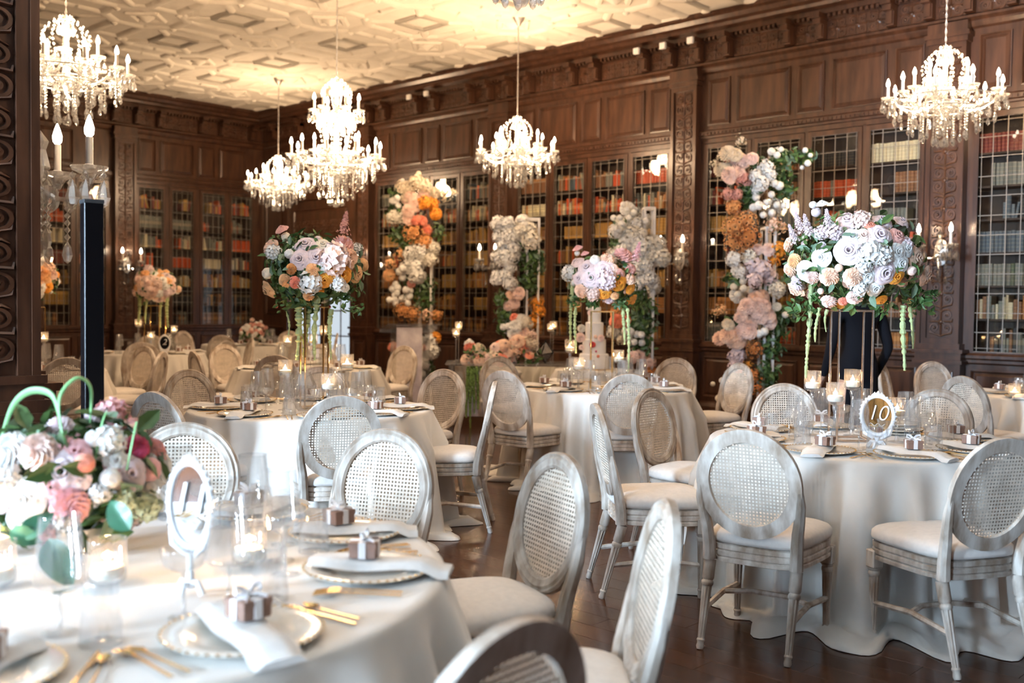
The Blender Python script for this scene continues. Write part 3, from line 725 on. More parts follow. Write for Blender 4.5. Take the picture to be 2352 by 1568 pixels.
# ------------------------------------------------------------------ chairs
def chair_parts():
    P = []
    al = math.radians(11); ca, sa = math.cos(al), math.sin(al)
    def bk(x, s, d): return (x, -.235-s*sa+d*ca, .48+s*ca+d*sa)
    prof = [(0, -.014), (0, .008), (-.007, .016), (-.016, .011), (-.025, .017), (-.038, .012), (-.047, .013), (-.055, .006), (-.055, -.014)]
    A, B, S0 = .226, .238, .243; n = 44; m = MB(); k = len(prof); vs = []
    for i in range(n):
        t = 2*PI*i/n; c, s = math.cos(t), math.sin(t)
        for (o, d) in prof: vs.append(bk((A+o)*c, S0+(B+o)*s, d))
    m.add(vs, [(i*k+j, i*k+(j+1) % k, ((i+1) % n)*k+(j+1) % k, ((i+1) % n)*k+j) for i in range(n) for j in range(k)])
    P.append(('back_frame', m.mesh('back_frame', [CHWOOD], 35), (0, 0, 0), None))
    # cane: sheet with square holes
    p = .0150; h = .0038; a, b = A-.053, B-.053
    for dd in (.0,):
        m = MB(); N = int(a/p)+1; K = int(b/p)+1
        for i in range(-N, N+1):
            for j in range(-K, K+1):
                x, s = i*p, j*p
                if (x/a)**2+(s/b)**2 > 1.0: continue
                q = p/2
                vs = [bk(x+u, S0+s+v, dd) for u, v in ((-q, -q), (q, -q), (q, q), (-q, q), (-h, -h), (h, -h), (h, h), (-h, h))]
                m.add(vs, [(0, 1, 5, 4), (1, 2, 6, 5), (2, 3, 7, 6), (3, 0, 4, 7)])
        P.append(('cane_panel', m.mesh('cane_panel', [CANE]), (0, 0, 0), None))
    def ring(off, z, n=36):
        out = []
        for i in range(n):
            t = 2*PI*i/n; c, s = math.cos(t), math.sin(t); e = 2/4.2
            yy = math.copysign(abs(s)**e, s)*.235; xx = math.copysign(abs(c)**e, c)*(.222+.09*yy)
            f = 1+off/.23; out.append((xx*f, yy*f*(1+(.06 if yy > 0 else 0)*(1-abs(c)**2)), z))
        return out
    def loft(rings, capb=True, dome=None):
        m = MB(); n = len(rings[0]); vs = [v for r in rings for v in r]
        fs = [(i*n+j, i*n+(j+1) % n, (i+1)*n+(j+1) % n, (i+1)*n+j) for i in range(len(rings)-1) for j in range(n)]
        if capb: fs.append(tuple(range(n))[::-1])
        fs.append(tuple((len(rings)-1)*n+j for j in range(n)))
        return m.add(vs, fs)
    P.append(('seat_frame', loft([ring(-.012, .362), ring(0, .366), ring(0, .380), ring(-.006, .384), ring(-.006, .388), ring(0, .392), ring(0, .408), ring(-.006, .412), ring(-.006, .416), ring(0, .42), ring(0, .438), ring(-.012, .444)]).mesh('seat_frame', [CHWOOD], 30), (0, 0, 0), None))
    P.append(('cushion', loft([ring(-.016, .444), ring(.002, .450), ring(.006, .462), ring(.004, .484), ring(-.008, .498), ring(-.03, .508), ring(-.075, .516), ring(-.14, .521), ring(-.2, .523)]).mesh('cushion', [LINEN], 60), (0, 0, 0), None))
    lg = MB()
    lg.lathe([(0, 0), (.013, 0), (.017, .012), (.014, .03), (.018, .04), (.015, .048)], 12)
    lg.lathe([(.014, .048), (.0225, .285)], 18, flute=.22)
    lg.lathe([(.022, .285), (.026, .292), (.026, .302), (.021, .308), (.027, .316), (.027, .322)], 12); lg.cbox(-.027, .027, -.027, .027, .322, .40, .004)
    lm = lg.mesh('leg', [CHWOOD], 40)
    rl = MB().lathe([(0, 0), (.013, 0), (.017, .012), (.014, .03), (.018, .04), (.015, .048)], 12); rl.lathe([(.014, .048), (.022, .275)], 18, flute=.22); rl.lathe([(.022, .275), (.026, .284), (.026, .294), (.021, .30), (.026, .31), (.026, .39)], 12)
    for s_ in (-1, 1): P.append(('leg', lm, (s_*.205, .185, 0), None))
    for s_ in (-1, 1):
        m = MB()
        Mx = Matrix.Translation((s_*.188, -.315, 0)) @ Matrix.Rotation(-math.atan2(.10, .36), 4, 'X') @ Matrix.Diagonal((1, 1, .97, 1))
        m.merge(rl, Mx)
        pts = [(s_*.188, -.222, .37), (s_*.190, -.224, .44), (s_*.196, -.238, .52), (s_*.206, -.253, .58), (s_*.214, -.268, .645), (s_*.214, -.283, .72)]
        m.tube(pts, [.028, .027, .025, .023, .021, .012], 8)
        P.append(('leg', m.mesh('leg', [CHWOOD], 40), (0, 0, 0), None))
    for s_ in (-1, 1): P.append(('stretcher', MB().tube([(s_*.205, .185, .165), (s_*.19, -.04, .185), (s_*.188, -.265, .165)], .013, 6).mesh('stretcher', [CHWOOD], 40), (0, 0, 0), None))
    P.append(('stretcher', MB().tube([(-.19, -.04, .185), (-.08, .03, .185), (.08, .03, .185), (.19, -.04, .185)], .012, 6).mesh('stretcher', [CHWOOD], 40), (0, 0, 0), None))
    return P
CHP = chair_parts()
def chair(label, top, facing, group):
    """top: world xy of the back's top, facing: angle of the sitting direction"""
    d = Vector((math.cos(facing), math.sin(facing)))
    c = Vector(top)+d*.327
    t = thing('dining_chair', label, 'chair', (c.x, c.y, 0), facing-PI/2, group)
    for n, me, loc, rot in CHP: obj(n, me, t, loc, rot)
    return t
# ------------------------------------------------------------------ tables
def cloth_mesh(R, seed, H=.76):
    g = random.Random(seed); n = 240; vs = []; fs = []
    ks = [(k, g.uniform(0, 2*PI), g.uniform(.5, 1)) for k in (11, 17, 21, 28)]
    def fold(A):
        q = sum(a*math.cos(k*A+p) for k, p, a in ks)/1.7
        return math.copysign(min(1.3, abs(q))**.8, q)
    def puddle(A): return .5+.5*math.sin(5*A+seed)*math.sin(3*A+1+seed)
    rows = [(R*.35, H, 0), (R*.7, H, 0), (R*.97, H, 0), (R-.004, H-.001, 0), (R+.004, H-.008, 0), (R+.008, H-.022, .002)]
    for i in range(1, 15): t = i/14; rows.append((R+.012+.058*t+.03*min(1, t*3.5), H-.022-(H-.07)*t, .040*min(1, t*3.5)+.052*t))
    vs.append((0, 0, H)); 
    for ri, (r, z, a) in enumerate(rows):
        for k in range(n):
            A = 2*PI*k/n; q = r+a*fold(A); vs.append((q*math.cos(A), q*math.sin(A), z))
    for j, (dr, z, za) in enumerate(((.035, .030, .020), (.075, .042, .034), (.12, .030, .026), (.17, .014, .012), (.175, .003, 0))):
        for k in range(n):
            A = 2*PI*k/n; p = puddle(A+.15*math.sin(9*A)); q = R+.10+.092*fold(A)+dr*(.25+1.3*p)+.012*math.sin(29*A+j)
            vs.append((q*math.cos(A), q*math.sin(A), max(.003, z+za*math.sin(23*A+j*1.3+seed)*p)))
    nr = (len(vs)-1)//n
    for k in range(n): fs.append((0, 1+k, 1+(k+1) % n))
    for r in range(nr-1):
        for k in range(n):
            l = (k+1) % n; a = 1+r*n; b = a+n; fs.append((a+k, b+k, b+l, a+l))
    m = MB(); m.add(vs, fs); return m.mesh('tablecloth', [CLOTH], 180)
TH = .76
def table(label, c, R, seed, rz=0):
    t = thing('round_table', label, 'table', (c[0], c[1], 0), rz, 'round tables in ivory cloths')
    obj('tablecloth', cloth_mesh(R, seed), t)
    obj('table_top', MB().lathe([(0, .715), (R-.03, .715), (R-.01, .735), (R-.02, .75), (0, .75)], 32).mesh('table_top', [WOOD]), t)
    obj('pedestal', MB().lathe([(.3, 0), (.3, .02), (.06, .06), (.05, .6), (.2, .715)], 16).mesh('pedestal', [WOOD], 40), t)
    return t
# name: centre, R, phrase, seats at (angle)
T = {
 '11': ((1.08, 2.58), .96, 'mirror eleven table'),
 '10': ((5.10, 2.33), .76, 'mirror ten table'),
 'B': ((3.90, 5.50), .78, 'orange rose table'),
 'C': ((6.73, 5.30), .72, 'table before the cake'),
 'D': ((6.30, 8.95), .76, 'second row table'),
 'E': ((6.35, 12.7), .76, 'black sign table'),
 'F': ((3.85, 10.2), .76, 'black post table'),
 'G': ((8.95, 14.3), .76, 'far corner table'),
 'H': ((9.15, 2.35), .76, 'right edge table'),
}
TLAB = {'11': 'large round table with the white framed mirror number 11', '10': 'round table with the beaded oval mirror number 10',
 'B': 'round table under the tall orange rose centerpiece, middle left', 'C': 'round table in front of the white cake', 'D': 'round table just behind the orange rose centerpiece',
 'E': 'far round table with the small black number sign', 'F': 'round table half hidden by the black post', 'G': 'farthest round table near the dark corner', 'H': 'round table cut off by the right edge'}
for i, (k, (c, R, ph)) in enumerate(T.items()): table(TLAB[k], c, R, 3+i*5, .3*i)
def polar(k, ang, r):
    c = T[k][0]; return (c[0]+r*math.cos(ang), c[1]+r*math.sin(ang))
HOURS = ['twelve', 'one', 'two', 'three', 'four', 'five', 'six', 'seven', 'eight', 'nine', 'ten', 'eleven']
def hour(ang):
    d = Vector((math.cos(ang), math.sin(ang), 0)); q = round(math.atan2(d.dot(RT), d.dot(FW))/(PI/24)) % 48
    return (HOURS[q//4]+' o\'clock', 'quarter past '+HOURS[q//4], 'half past '+HOURS[q//4], 'quarter to '+HOURS[(q//4+1) % 12])[q % 4]
def chair_at(k, deg, dist, label, twist=0):
    a = math.radians(deg); chair(label, polar(k, a, dist), a+PI+math.radians(twist), 'chairs at the '+T[k][2])
CH = [
 ('10', -173, 1.44, 'oval-back chair with its back to the aisle, left of the number 10 mirror', 4),
 ('10', -131, 1.33, 'oval-back chair with its back to the aisle, nearest the number 10 mirror', 12),
 ('10', 44, 1.42, 'oval-back chair facing the camera behind the number 10 table candles', 0),
 ('10', 5, 1.43, 'oval-back chair facing the camera right of the mirror number 10', 0),
 ('10', 92, 1.31, 'chair with orange-lit cane, turned to the number 10 table', 0),
 ('10', 139, 1.40, 'chair seen edge-on from behind, seat towards the number 10 table', 0),
 ('10', -40, 1.42, 'chair at the far right of the number 10 table, mostly out of frame', 0),
 ('H', 159, 1.30, 'grey oval-back chair seen from behind at the right edge table', 0),
 ('H', 62, 1.66, 'far tan oval-back chair at the right edge table', 0),
 ('H', 92, 1.60, 'chair beside the person in black, mostly hidden', 10),
 ('C', -21, 1.41, 'brown chair seen from its side below the large floral column', 0),
 ('C', -132, 1.05, 'grey-brown chair seen from behind at the cake table, right of two', 0),
 ('C', 178, 1.20, 'grey-brown chair seen from behind at the cake table, left of two', 8),
 ('C', 79, 1.60, 'chair facing the camera behind the glasses of the cake table, left', 0),
 ('C', 13, 1.62, 'tan oval-back chair facing the camera right of the cake', 0),
 ('B', -48, 1.20, 'chair seen edge-on between the orange rose table and the cake table', 0),
 ('B', 9, 1.40, 'tan cane chair at the right of the orange rose table', 0),
 ('B', -118, 1.24, 'dark grey oval-back chair seen from behind at the orange rose table', 0),
 ('B', -168, 1.26, 'grey-green chair behind the front flowers, left of the orange rose table', 0),
 ('B', 98, 1.30, 'orange-lit cane chair at the left of the orange rose table', 0),
 ('B', 52, 1.36, 'chair behind the candles at the far side of the orange rose table', 0),
 ('D', 7, 1.50, 'tan chair in front of the acrylic lectern', 0),
 ('D', -140, 1.20, 'brown chair seen from behind at the table behind the orange rose centerpiece', 0),
 ('D', 168, 1.22, 'chair seen edge-on left of the table behind the orange rose centerpiece', 0),
 ('D', 94, 1.52, 'tan chair facing the camera left of the table behind the orange rose centerpiece', 0),
 ('D', 50, 1.45, 'chair at the far side of the table behind the orange rose centerpiece', 0),
 ('E', -118, 1.38, 'pale chair seen from behind at the far table with the black sign', 0),
 ('E', -70, 1.35, 'chair at the near right of the far table with the black sign', 0),
 ('E', 170, 1.40, 'chair at the left of the far table with the black sign', 0),
 ('E', -20, 1.40, 'chair at the right of the far table with the black sign', 0),
 ('E', 60, 1.45, 'chair on the far side of the table with the black sign', 0),
 ('F', -97, 1.46, 'brown cane chair seen from behind left of the black post', 0),
 ('F', -44, 1.35, 'chair seen edge-on just right of the black post', 0),
 ('F', 10, 1.40, 'chair on the right side of the table hidden by the black post', 0),
 ('F', 75, 1.45, 'tan chair facing the camera beside the black post', 0),
 ('G', -92, 1.38, 'chair seen from behind at the farthest table, nearest the aisle', 0),
 ('G', -140, 1.38, 'chair at the left front of the farthest table', 0),
 ('G', 175, 1.38, 'chair at the left of the farthest table', 0),
 ('G', -35, 1.38, 'chair at the right front of the farthest table', 0),
 ('G', 30, 1.40, 'chair at the far right of the farthest table', 0),
 ('G', 110, 1.40, 'chair on the far side of the farthest table', 0),
 ('11', 20, 1.60, 'white-lit oval-back chair facing the camera behind the number 11 table', 0),
 ('11', 51, 1.61, 'white-lit oval-back chair behind the mirror number 11', 0),
 ('11', -13, 1.56, 'white-lit cane chair at the right of the number 11 table', -6),
 ('11', -45, 1.54, 'edge-on white-lit chair nearest the aisle at the number 11 table', 0),
 ('11', -87, 1.50, 'chair with a dark oval back rim, nearest of all at the number 11 table', 0),
]
for k, deg, dist, lb, tw in CH: chair_at(k, deg, dist, lb, tw)
# ------------------------------------------------------------------ table ware
WINE = MB().lathe([(.036, 0), (.036, .002), (.010, .006), (.0045, .012), (.0042, .088), (.012, .092), (.047, .098), (.052, .108), (.039, .245), (.0402, .2465), (.0408, .2445)], 20).mesh('wine_glass', [GLASS], 50)
TUMB = MB().lathe([(0, .004), (.037, .004), (.041, 0), (.0425, .006), (.034, .126), (.0352, .127), (.0356, .125)], 20).mesh('tumbler', [GLASS], 50)
COUPE = MB().lathe([(.034, 0), (.034, .002), (.008, .006), (.004, .012), (.004, .10), (.02, .105), (.042, .118), (.049, .150), (.0502, .151), (.0506, .149)], 20).mesh('coupe_glass', [GLASS], 50)
PLATE = MB().lathe([(0, .004), (.09, .004), (.10, .006), (.115, .012), (.160, .018), (.165, .016), (.160, .012), (.11, .002), (0, .0)], 36).mesh('plate', [CHARGER], 40)
rm = MB()
for k in range(48): A = 2*PI*k/48; rm.lathe([(0, .003), (.005, 0), (0, -.003)], 5, (.163*math.cos(A), .163*math.sin(A), .018))
RIM = rm.mesh('beaded_rim', [GOLD])
def napkin_mesh():
    m = MB(); nx, ny = 6, 14; w, l = .105, .36; t = .016; vs = []
    for lay in (0, 1):
        for j in range(ny+1):
            for i in range(nx+1):
                u = i/nx-.5; v = j/ny
                y = -.215+l*v; edge = max(0, -y-.150)                 # hangs over the plate edge near the diner
                z = .020+.004*math.sin(9*v+2*u)+(t*(1-(2*u)**6) if lay else 0) - min(.018, edge*.45)
                vs.append((w*u*(1+.10*math.sin(3*v)), y, max(.002, z)))
    N = (nx+1)*(ny+1); q = lambda l_, i, j: l_*N+j*(nx+1)+i; fs = []
    for j in range(ny):
        for i in range(nx):
            fs.append((q(1, i, j), q(1, i+1, j), q(1, i+1, j+1), q(1, i, j+1))); fs.append((q(0, i, j), q(0, i, j+1), q(0, i+1, j+1), q(0, i+1, j)))
    for j in range(ny):
        for i in (0, nx): fs.append((q(0, i, j), q(1, i, j), q(1, i, j+1), q(0, i, j+1)))
    for i in range(nx):
        for j in (0, ny): fs.append((q(0, i, j), q(0, i+1, j), q(1, i+1, j), q(1, i, j)))
    return m.add(vs, fs).mesh('napkin', [NAPKIN], 70)
NAP = napkin_mesh()
MENU = MB().box(-.04, .04, -.02, .13, 0, .0025).mesh('menu_card', [mat('menu_stock', (.62, .55, .50), .7)])
def sweep(outline, thick, zf):
    n = len(outline); vs = [(x, y, zf(y)) for x, y in outline]+[(x, y, zf(y)+thick) for x, y in outline]
    return MB().add(vs, [tuple(range(n))[::-1], tuple(range(n, 2*n))]+[(k, (k+1) % n, (k+1) % n+n, k+n) for k in range(n)])
FORK = MB()
zc_ = lambda y: .004+.010*max(0, min(1, (y-.0)/.06))*max(0, min(1, (.10-y)/.05))
FORK.merge(sweep([(-.004, -.10), (.004, -.10), (.0025, .03), (.004, .045), (.011, .06), (.011, .075), (-.011, .075), (-.011, .06), (-.004, .045), (-.0025, .03)], .0022, zc_))
for k in range(4): x = -.0095+k*.0063; FORK.merge(sweep([(x-.0016, .075), (x+.0016, .075), (x+.001, .108), (x-.001, .108)], .002, zc_))
FORK = FORK.mesh('fork', [GOLD])
KNIFE = sweep([(-.004, -.11), (.004, -.11), (.003, .02), (.008, .03), (.008, .09), (-.001, .12), (-.005, .10), (-.004, .02)], .0025, lambda y: .003).mesh('knife', [GOLD])
SPOON = MB(); SPOON.merge(sweep([(-.003, -.09), (.003, -.09), (.002, .035), (-.002, .035)], .0022, lambda y: .004)); SPOON.lathe([(0, .003), (.009, .004), (.016, .010)], 12, (0, .057, 0), ell=(.9, 1.5)); SPOON = SPOON.mesh('spoon', [GOLD], 50)
BOXB = MB().cbox(-.034, .034, -.034, .034, 0, .030, .001).mesh('box', [BOXP]); BOXL = MB().cbox(-.036, .036, -.036, .036, .026, .040, .001).mesh('lid', [BOXP])
rb = MB(); rb.box(-.009, .009, -.0372, .0372, -.0, .0412); rb.box(-.0372, .0372, -.009, .009, 0, .0412)
RB = rb.mesh('ribbon', [RIBBON])
bw = MB()
for s_ in (-1, 1):
    bw.tube([(0, 0, .043), (s_*.014, .004, .060), (s_*.030, .003, .064), (s_*.032, 0, .052), (s_*.012, -.002, .045), (0, 0, .044)], .0055, 6, flat=.5)
    bw.tube([(0, 0, .044), (s_*.014, -.016, .046), (s_*.026, -.030, .043)], [.005, .005, .003], 5, flat=.4)
BOW = bw.mesh('bow', [RIBBON], 60)
def put(name, me, pos, rz, label, cat, group):
    return tag(obj(name, me, None, pos, (0, 0, rz)), label, cat, group)
def place(k, deg, rich):
    a = math.radians(deg); c, R, ph = T[k]; h = hour(a); g = rnd
    d = Vector((math.cos(a), math.sin(a), 0)); s = Vector((-d.y, d.x, 0)); C = Vector((c[0], c[1], TH+.001))
    rz = a+PI/2+g.uniform(-.06, .06)                                # local -y points to the diner
    where = 'at %s on the %s' % (h, ph)
    p = C+d*(R-.195)
    t = thing('charger_plate', 'pearl charger plate with gold rim '+where, 'plate', p, rz, 'charger plates')
    obj('plate', PLATE, t); obj('beaded_rim', RIM, t)
    put('napkin', NAP, p, rz+g.uniform(-.5, .5), 'folded white napkin '+where, 'napkin', 'napkins on the plates')
    b = thing('gift_box', 'brown gift box with white ribbon '+where, 'gift box', p+Vector((0, 0, .037))-d*.01+s*.02, rz+g.uniform(-.3, .3), 'gift boxes')
    obj('box', BOXB, b); obj('lid', BOXL, b); obj('ribbon', RB, b); obj('bow', BOW, b)
    if rich:
        for q, (n, me, off, lb) in enumerate((('fork', FORK, .195, 'inner gold fork'), ('fork', FORK, .222, 'outer gold fork'), ('knife', KNIFE, -.195, 'gold knife'), ('spoon', SPOON, -.222, 'gold spoon'))):
            pp = C+d*(R-.19)-s*off*1.0
            if (pp.xy-Vector(c)).length > R-.03: pp = C+d*(R-.23)-s*off*.98
            put(n, me, pp, rz+g.uniform(-.08, .08), lb+' '+where, n, 'gold cutlery')
    put('wine_glass', WINE, C+d*(R-.43)+s*.10+Vector((g.uniform(-.02, .02), g.uniform(-.02, .02), 0)), 0, 'tapered stemmed wine glass '+where, 'glass', 'stemmed wine glasses')
    put('tumbler', TUMB, C+d*(R-.37)+s*.20+Vector((g.uniform(-.01, .01), g.uniform(-.01, .01), 0)), 0, 'tapered water tumbler '+where, 'glass', 'water tumblers')
    if rich: put('coupe_glass', COUPE, C+d*(R-.40)-s*.02+Vector((g.uniform(-.01, .01), g.uniform(-.01, .01), 0)), 0, 'shallow coupe glass '+where, 'glass', 'coupe glasses')
SEATS = {'11': (51, 20, -13, -45, -87, -125, -160, 85, 120, 155), '10': (-173, -131, 44, 5, 92, 139, -40, -86), 'B': (-48, 9, -118, -168, 98, 52, 145, -85),
 'C': (-21, -132, 178, 79, 13, -75, 130), 'D': (7, -140, 168, 94, 50, -50, -95), 'E': (-118, -70, 170, -20, 60), 'F': (-97, -44, 10, 75, -150), 'G': (-92, -140, -35, 110), 'H': (159, 62, 110, -150)}
for k, degs in SEATS.items():
    for dg in degs: place(k, dg, k in ('11', '10', 'B', 'C'))
# candles
CUP = MB().lathe([(.012, -.012), (.036, -.004), (.044, .004), (.045, .012), (.045, .100), (.0462, .101), (.0465, .099)], 18).mesh('glass_cup', [GLASS], 50)
WAXM = MB().lathe([(0, .008), (.034, .008), (.040, .020), (.036, .036), (.018, .040), (.012, .036), (0, .036)], 16).mesh('floating_candle', [WAX], 50)
FLM = MB().lathe([(0, .0), (.005, .008), (.006, .014), (.003, .026), (0, .034)], 8).mesh('flame', [FLAME], 60)
def candle(label, p, stem, power=CANDLE, group='floating candles in glass holders', cat='candle holder'):
    t = thing('candle_holder', label, cat, p, 0, group)
    if stem > .02:
        m = MB().lathe([(.045, 0), (.045, .004), (.012, .010), (.008, .03), (.007, stem*.5), (.009, stem-.05), (.016, stem-.02), (.012, stem-.012)], 14)
        obj('stem', m.mesh('stem', [GLASS], 50), t)
    else: stem = .013
    obj('glass_cup', CUP, t, (0, 0, stem)); w = obj('floating_candle', WAXM, t, (0, 0, stem)); obj('flame', FLM, w, (0, 0, .040))
    point_light('candle_light', t, (0, 0, stem+.062), power, (1, .58, .26), .012)
    return t
def ontab(px, py, D, z=TH+.001): p = at(px, py, D); return Vector((p.x, p.y, z))
for lb, px, D, st in (('left tall candle of the number 10 table', 1866, 5.5, .25), ('front candle of the number 10 table', 1919, 5.05, .22), ('candle left of the mirror number 10', 1958, 5.50, .26), ('low candle right of the mirror number 10', 2062, 5.25, .13),
    ('left candle of the orange rose centerpiece table', 655, 6.45, .22), ('middle candle of the orange rose centerpiece table', 754, 6.25, .15), ('right tall candle of the orange rose centerpiece table', 797, 6.85, .24),
    ('left candle of the table behind the orange rose centerpiece', 660, 10.6, .24), ('middle candle of the table behind the orange rose centerpiece', 719, 10.7, .25), ('right candle of the table behind the orange rose centerpiece', 743, 10.9, .34),
    ('left candle of the cake table setting', 1308, 8.55, .30), ('middle candle of the cake table setting', 1329, 8.35, .16), ('right candle of the cake table setting', 1420, 8.5, .22),
    ('left candle of the far table with the black sign', 318, 13.4, .34), ('middle candle of the far table with the black sign', 347, 13.2, .18), ('right candle of the far table with the black sign', 400, 13.4, .26),
    ('candle at the table left of the black post', 101, 10.4, .25),
    ('low candle of the right edge table', 2330, 8.0, 0)):
    candle(lb, ontab(px, 900, D), st)
for lb, px, py in (('front votive candle beside the mirror number 11', 247, 1345), ('votive candle behind the mirror number 11', 572, 1300), ('votive candle at the left edge of the front table', -8, 1350), ('votive candle left behind the front flowers', -6, 1275)):
    p = zpt(px, py, TH+.001); candle(lb, p, 0, CANDLE*.8)
# mirror table numbers
def text_mesh(txt, size, shear=.25, extrude=.0006):
    c = bpy.data.curves.new('t', 'FONT'); c.body = txt; c.size = size; c.shear = shear; c.extrude = extrude; c.align_x = 'CENTER'; c.align_y = 'CENTER'; c.space_character = .95; c.offset = -size*.014
    o = bpy.data.objects.new('t', c); col.objects.link(o)
    dg = bpy.context.evaluated_depsgraph_get(); me = bpy.data.meshes.new_from_object(o.evaluated_get(dg)); bpy.data.objects.remove(o); me.materials.clear(); me.materials.append(LETTER); return me
def number_stand(label, txt, p, a, b, zc, dark=False, turn=0.0, mm=None):
    """oval mirror facing the camera on a little footed stand; a,b semi axes"""
    v = (CAM-Vector(p)); rz = math.atan2(v.y, v.x)+PI/2+turn
    t = thing('table_number', label, 'table number', p, rz, 'oval table numbers')      # faces local -y
    m = MB(); n = 40
    pts = [(a*math.cos(2*PI*k/n), 0, zc+b*math.sin(2*PI*k/n)) for k in range(n)]
    m.tube(pts, a*.13, 8, closed=True)
    for k in range(30):
        A = 2*PI*k/30; m.lathe([(0, a*.10), (a*.10, 0), (0, -a*.10)], 6, (a*1.12*math.cos(A), 0, zc+b*1.09*math.sin(A)))
    for s_ in (-1, 0, 1): m.lathe([(0, a*.2), (a*.16, 0), (0, -a*.2)], 7, (s_*a*.22, 0, zc+b*1.13-abs(s_)*a*.08))
    for s_ in (-1, 1): m.tube([(s_*a*.9, 0, zc-b*.55), (s_*a*.75, -.005, zc-b*.95), (s_*a*.25, 0, zc-b*1.2)], [a*.12, a*.15, a*.1], 6)
    obj('ornate_frame', m.mesh('ornate_frame', [FRAMEW], 50), t)
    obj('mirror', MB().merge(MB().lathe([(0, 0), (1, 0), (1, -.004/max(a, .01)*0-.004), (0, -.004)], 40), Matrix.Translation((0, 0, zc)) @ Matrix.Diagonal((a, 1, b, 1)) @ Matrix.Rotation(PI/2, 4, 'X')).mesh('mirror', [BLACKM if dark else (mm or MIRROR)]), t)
    nt = obj('number_text', text_mesh(txt, b*1.15), t, (0, -.0065, zc+b*.10), (PI/2, 0, 0))
    if not dark:
        m = MB().tube([(-a*.5+a*k/10, -.006, zc-b*.48+.012*a/.06*math.sin(k*1.4)*.4) for k in range(11)], .0012, 5); obj('script_line', m.mesh('script_line', [LETTER]), t)
    m = MB().lathe([(a*.22, zc-b*1.12), (a*.12, zc-b*1.3), (a*.16, .03), (a*.2, .02)], 10)
    for s_ in (-1, 1):
        m.tube([(0, 0, .03), (s_*a*.35, 0, .035), (s_*a*.6, 0, .006)], [a*.14, a*.12, a*.14], 6); m.tube([(0, 0, .03), (0, s_*a*.3, .03), (0, s_*a*.5, .006)], [a*.12, a*.1, a*.1], 6)
    obj('stand', m.mesh('stand', [FRAMEW], 50), t)
number_stand('white framed oval mirror with the number 11 on the front table', '11', zpt(437, 1368, TH+.001), .062, .098, .215, False, -.74)
number_stand('beaded oval mirror with the number 10 on the right table', '10', ontab(2014, 1030, 5.02), .080, .095, .165, False, -.37, GOLDREFL)
number_stand('small black oval sign with the number 2 on the far table', '2', ontab(378, 800, 12.9), .065, .09, .15, True)
# glass vase on the orange rose table, side plates on the number 10 table
tag(obj('glass_vase', MB().lathe([(.03, 0), (.05, .02), (.085, .10), (.08, .17), (.045, .24), (.05, .25)], 9).mesh('glass_vase', [ACRYL]), None, ontab(697, 890, 6.42)), 'faceted clear glass vase among the candles of the orange rose table', 'vase')
for i in range(4):
    z = TH+.001+i*.017
    tag(obj('side_plate', PLATE, None, ontab(2062, 1005, 5.62, z), None, (.72, .72, .9)), ['lowest', 'second', 'third', 'topmost'][i]+' side plate of the stack behind the mirror number 10', 'plate', 'stacked side plates')
# ------------------------------------------------------------------ flowers
PAL = dict(white=(.82, .81, .78), cream=(.80, .70, .55), ivory=(.78, .74, .65), lilac=(.74, .60, .62), blush=(.86, .64, .56), pink=(.80, .42, .42), dusty=(.66, .33, .28), peach=(.88, .60, .44), apricot=(.87, .50, .24), orange=(.90, .36, .03), tan=(.68, .31, .10), rust=(.55, .19, .04), coral=(.85, .30, .20), magenta=(.50, .05, .14), green=(.62, .70, .46), red=(.55, .04, .04))
FM = {k: mat('petal_'+k, c, .6, var=.10, nscale=4, sheen=.2, rand=.06, coord='Generated') for k, c in PAL.items()}
G1 = mat('leaf_dark', (.035, .085, .022), .45, var=.3, nscale=8); G2 = mat('leaf_mid', (.075, .15, .04), .5, var=.25, nscale=8); G3 = mat('leaf_sage', (.17, .26, .17), .55, var=.2, nscale=8); G4 = mat('amaranth_green', (.42, .50, .24), .7, var=.2, nscale=30)
BROWNC = mat('seed_centre', (.10, .04, .015), .8)
def rose_mesh():
    m = MB(); g = random.Random(2)
    for (rk, n, ph) in ((.22, 3, 0), (.42, 4, .5), (.62, 5, .2), (.82, 5, .9), (1.0, 6, .4)):
        for q in range(n):
            a0 = ph+2*PI*q/n+g.uniform(-.1, .1); w = PI/n*1.25; vs = []
            hk = .52-.55*rk
            for j in range(5):
                v = j/4
                for i in range(5):
                    u = i/2-1
                    r = .06+(rk-.06)*(v**.75)*(1-.06*u*u); z = -.45+(hk+.45)*math.sin(min(v*1.2, 1)*PI/2)-(.22*rk if j == 4 else 0)-.10*u*u*v+g.uniform(-.015, .015)
                    if j == 4: r += .05
                    A = a0+u*w*(.45+.55*v); vs.append((r*math.cos(A), r*math.sin(A), z))
            m.add(vs, [(j*5+i, j*5+i+1, j*5+i+6, j*5+i+5) for j in range(4) for i in range(4)])
    return m.mesh('rose', [None], 180)
def carn_mesh():
    m = MB(); g = random.Random(4); n, K = 26, 9; vs = [(0, 0, .62)]
    for j in range(1, K+1):
        ph = j/K*PI*.62
        for i in range(n):
            A = 2*PI*(i+.5*(j % 2))/n; q = 1+(.16 if (i+j) % 2 else -.14)+g.uniform(-.06, .06); vs.append((q*.95*math.sin(ph)*math.cos(A), q*.95*math.sin(ph)*math.sin(A), q*.66*math.cos(ph)))
    fs = [(0, 1+i, 1+(i+1) % n) for i in range(n)]
    for j in range(K-1):
        for i in range(n): l = (i+1) % n; a = 1+j*n; fs.append((a+i, a+n+i, a+n+l, a+l))
    vs.append((0, 0, -.45)); c = len(vs)-1; a = 1+(K-1)*n
    fs += [(a+i, c, a+(i+1) % n) for i in range(n)]
    return m.add(vs, fs).mesh('carnation', [None])
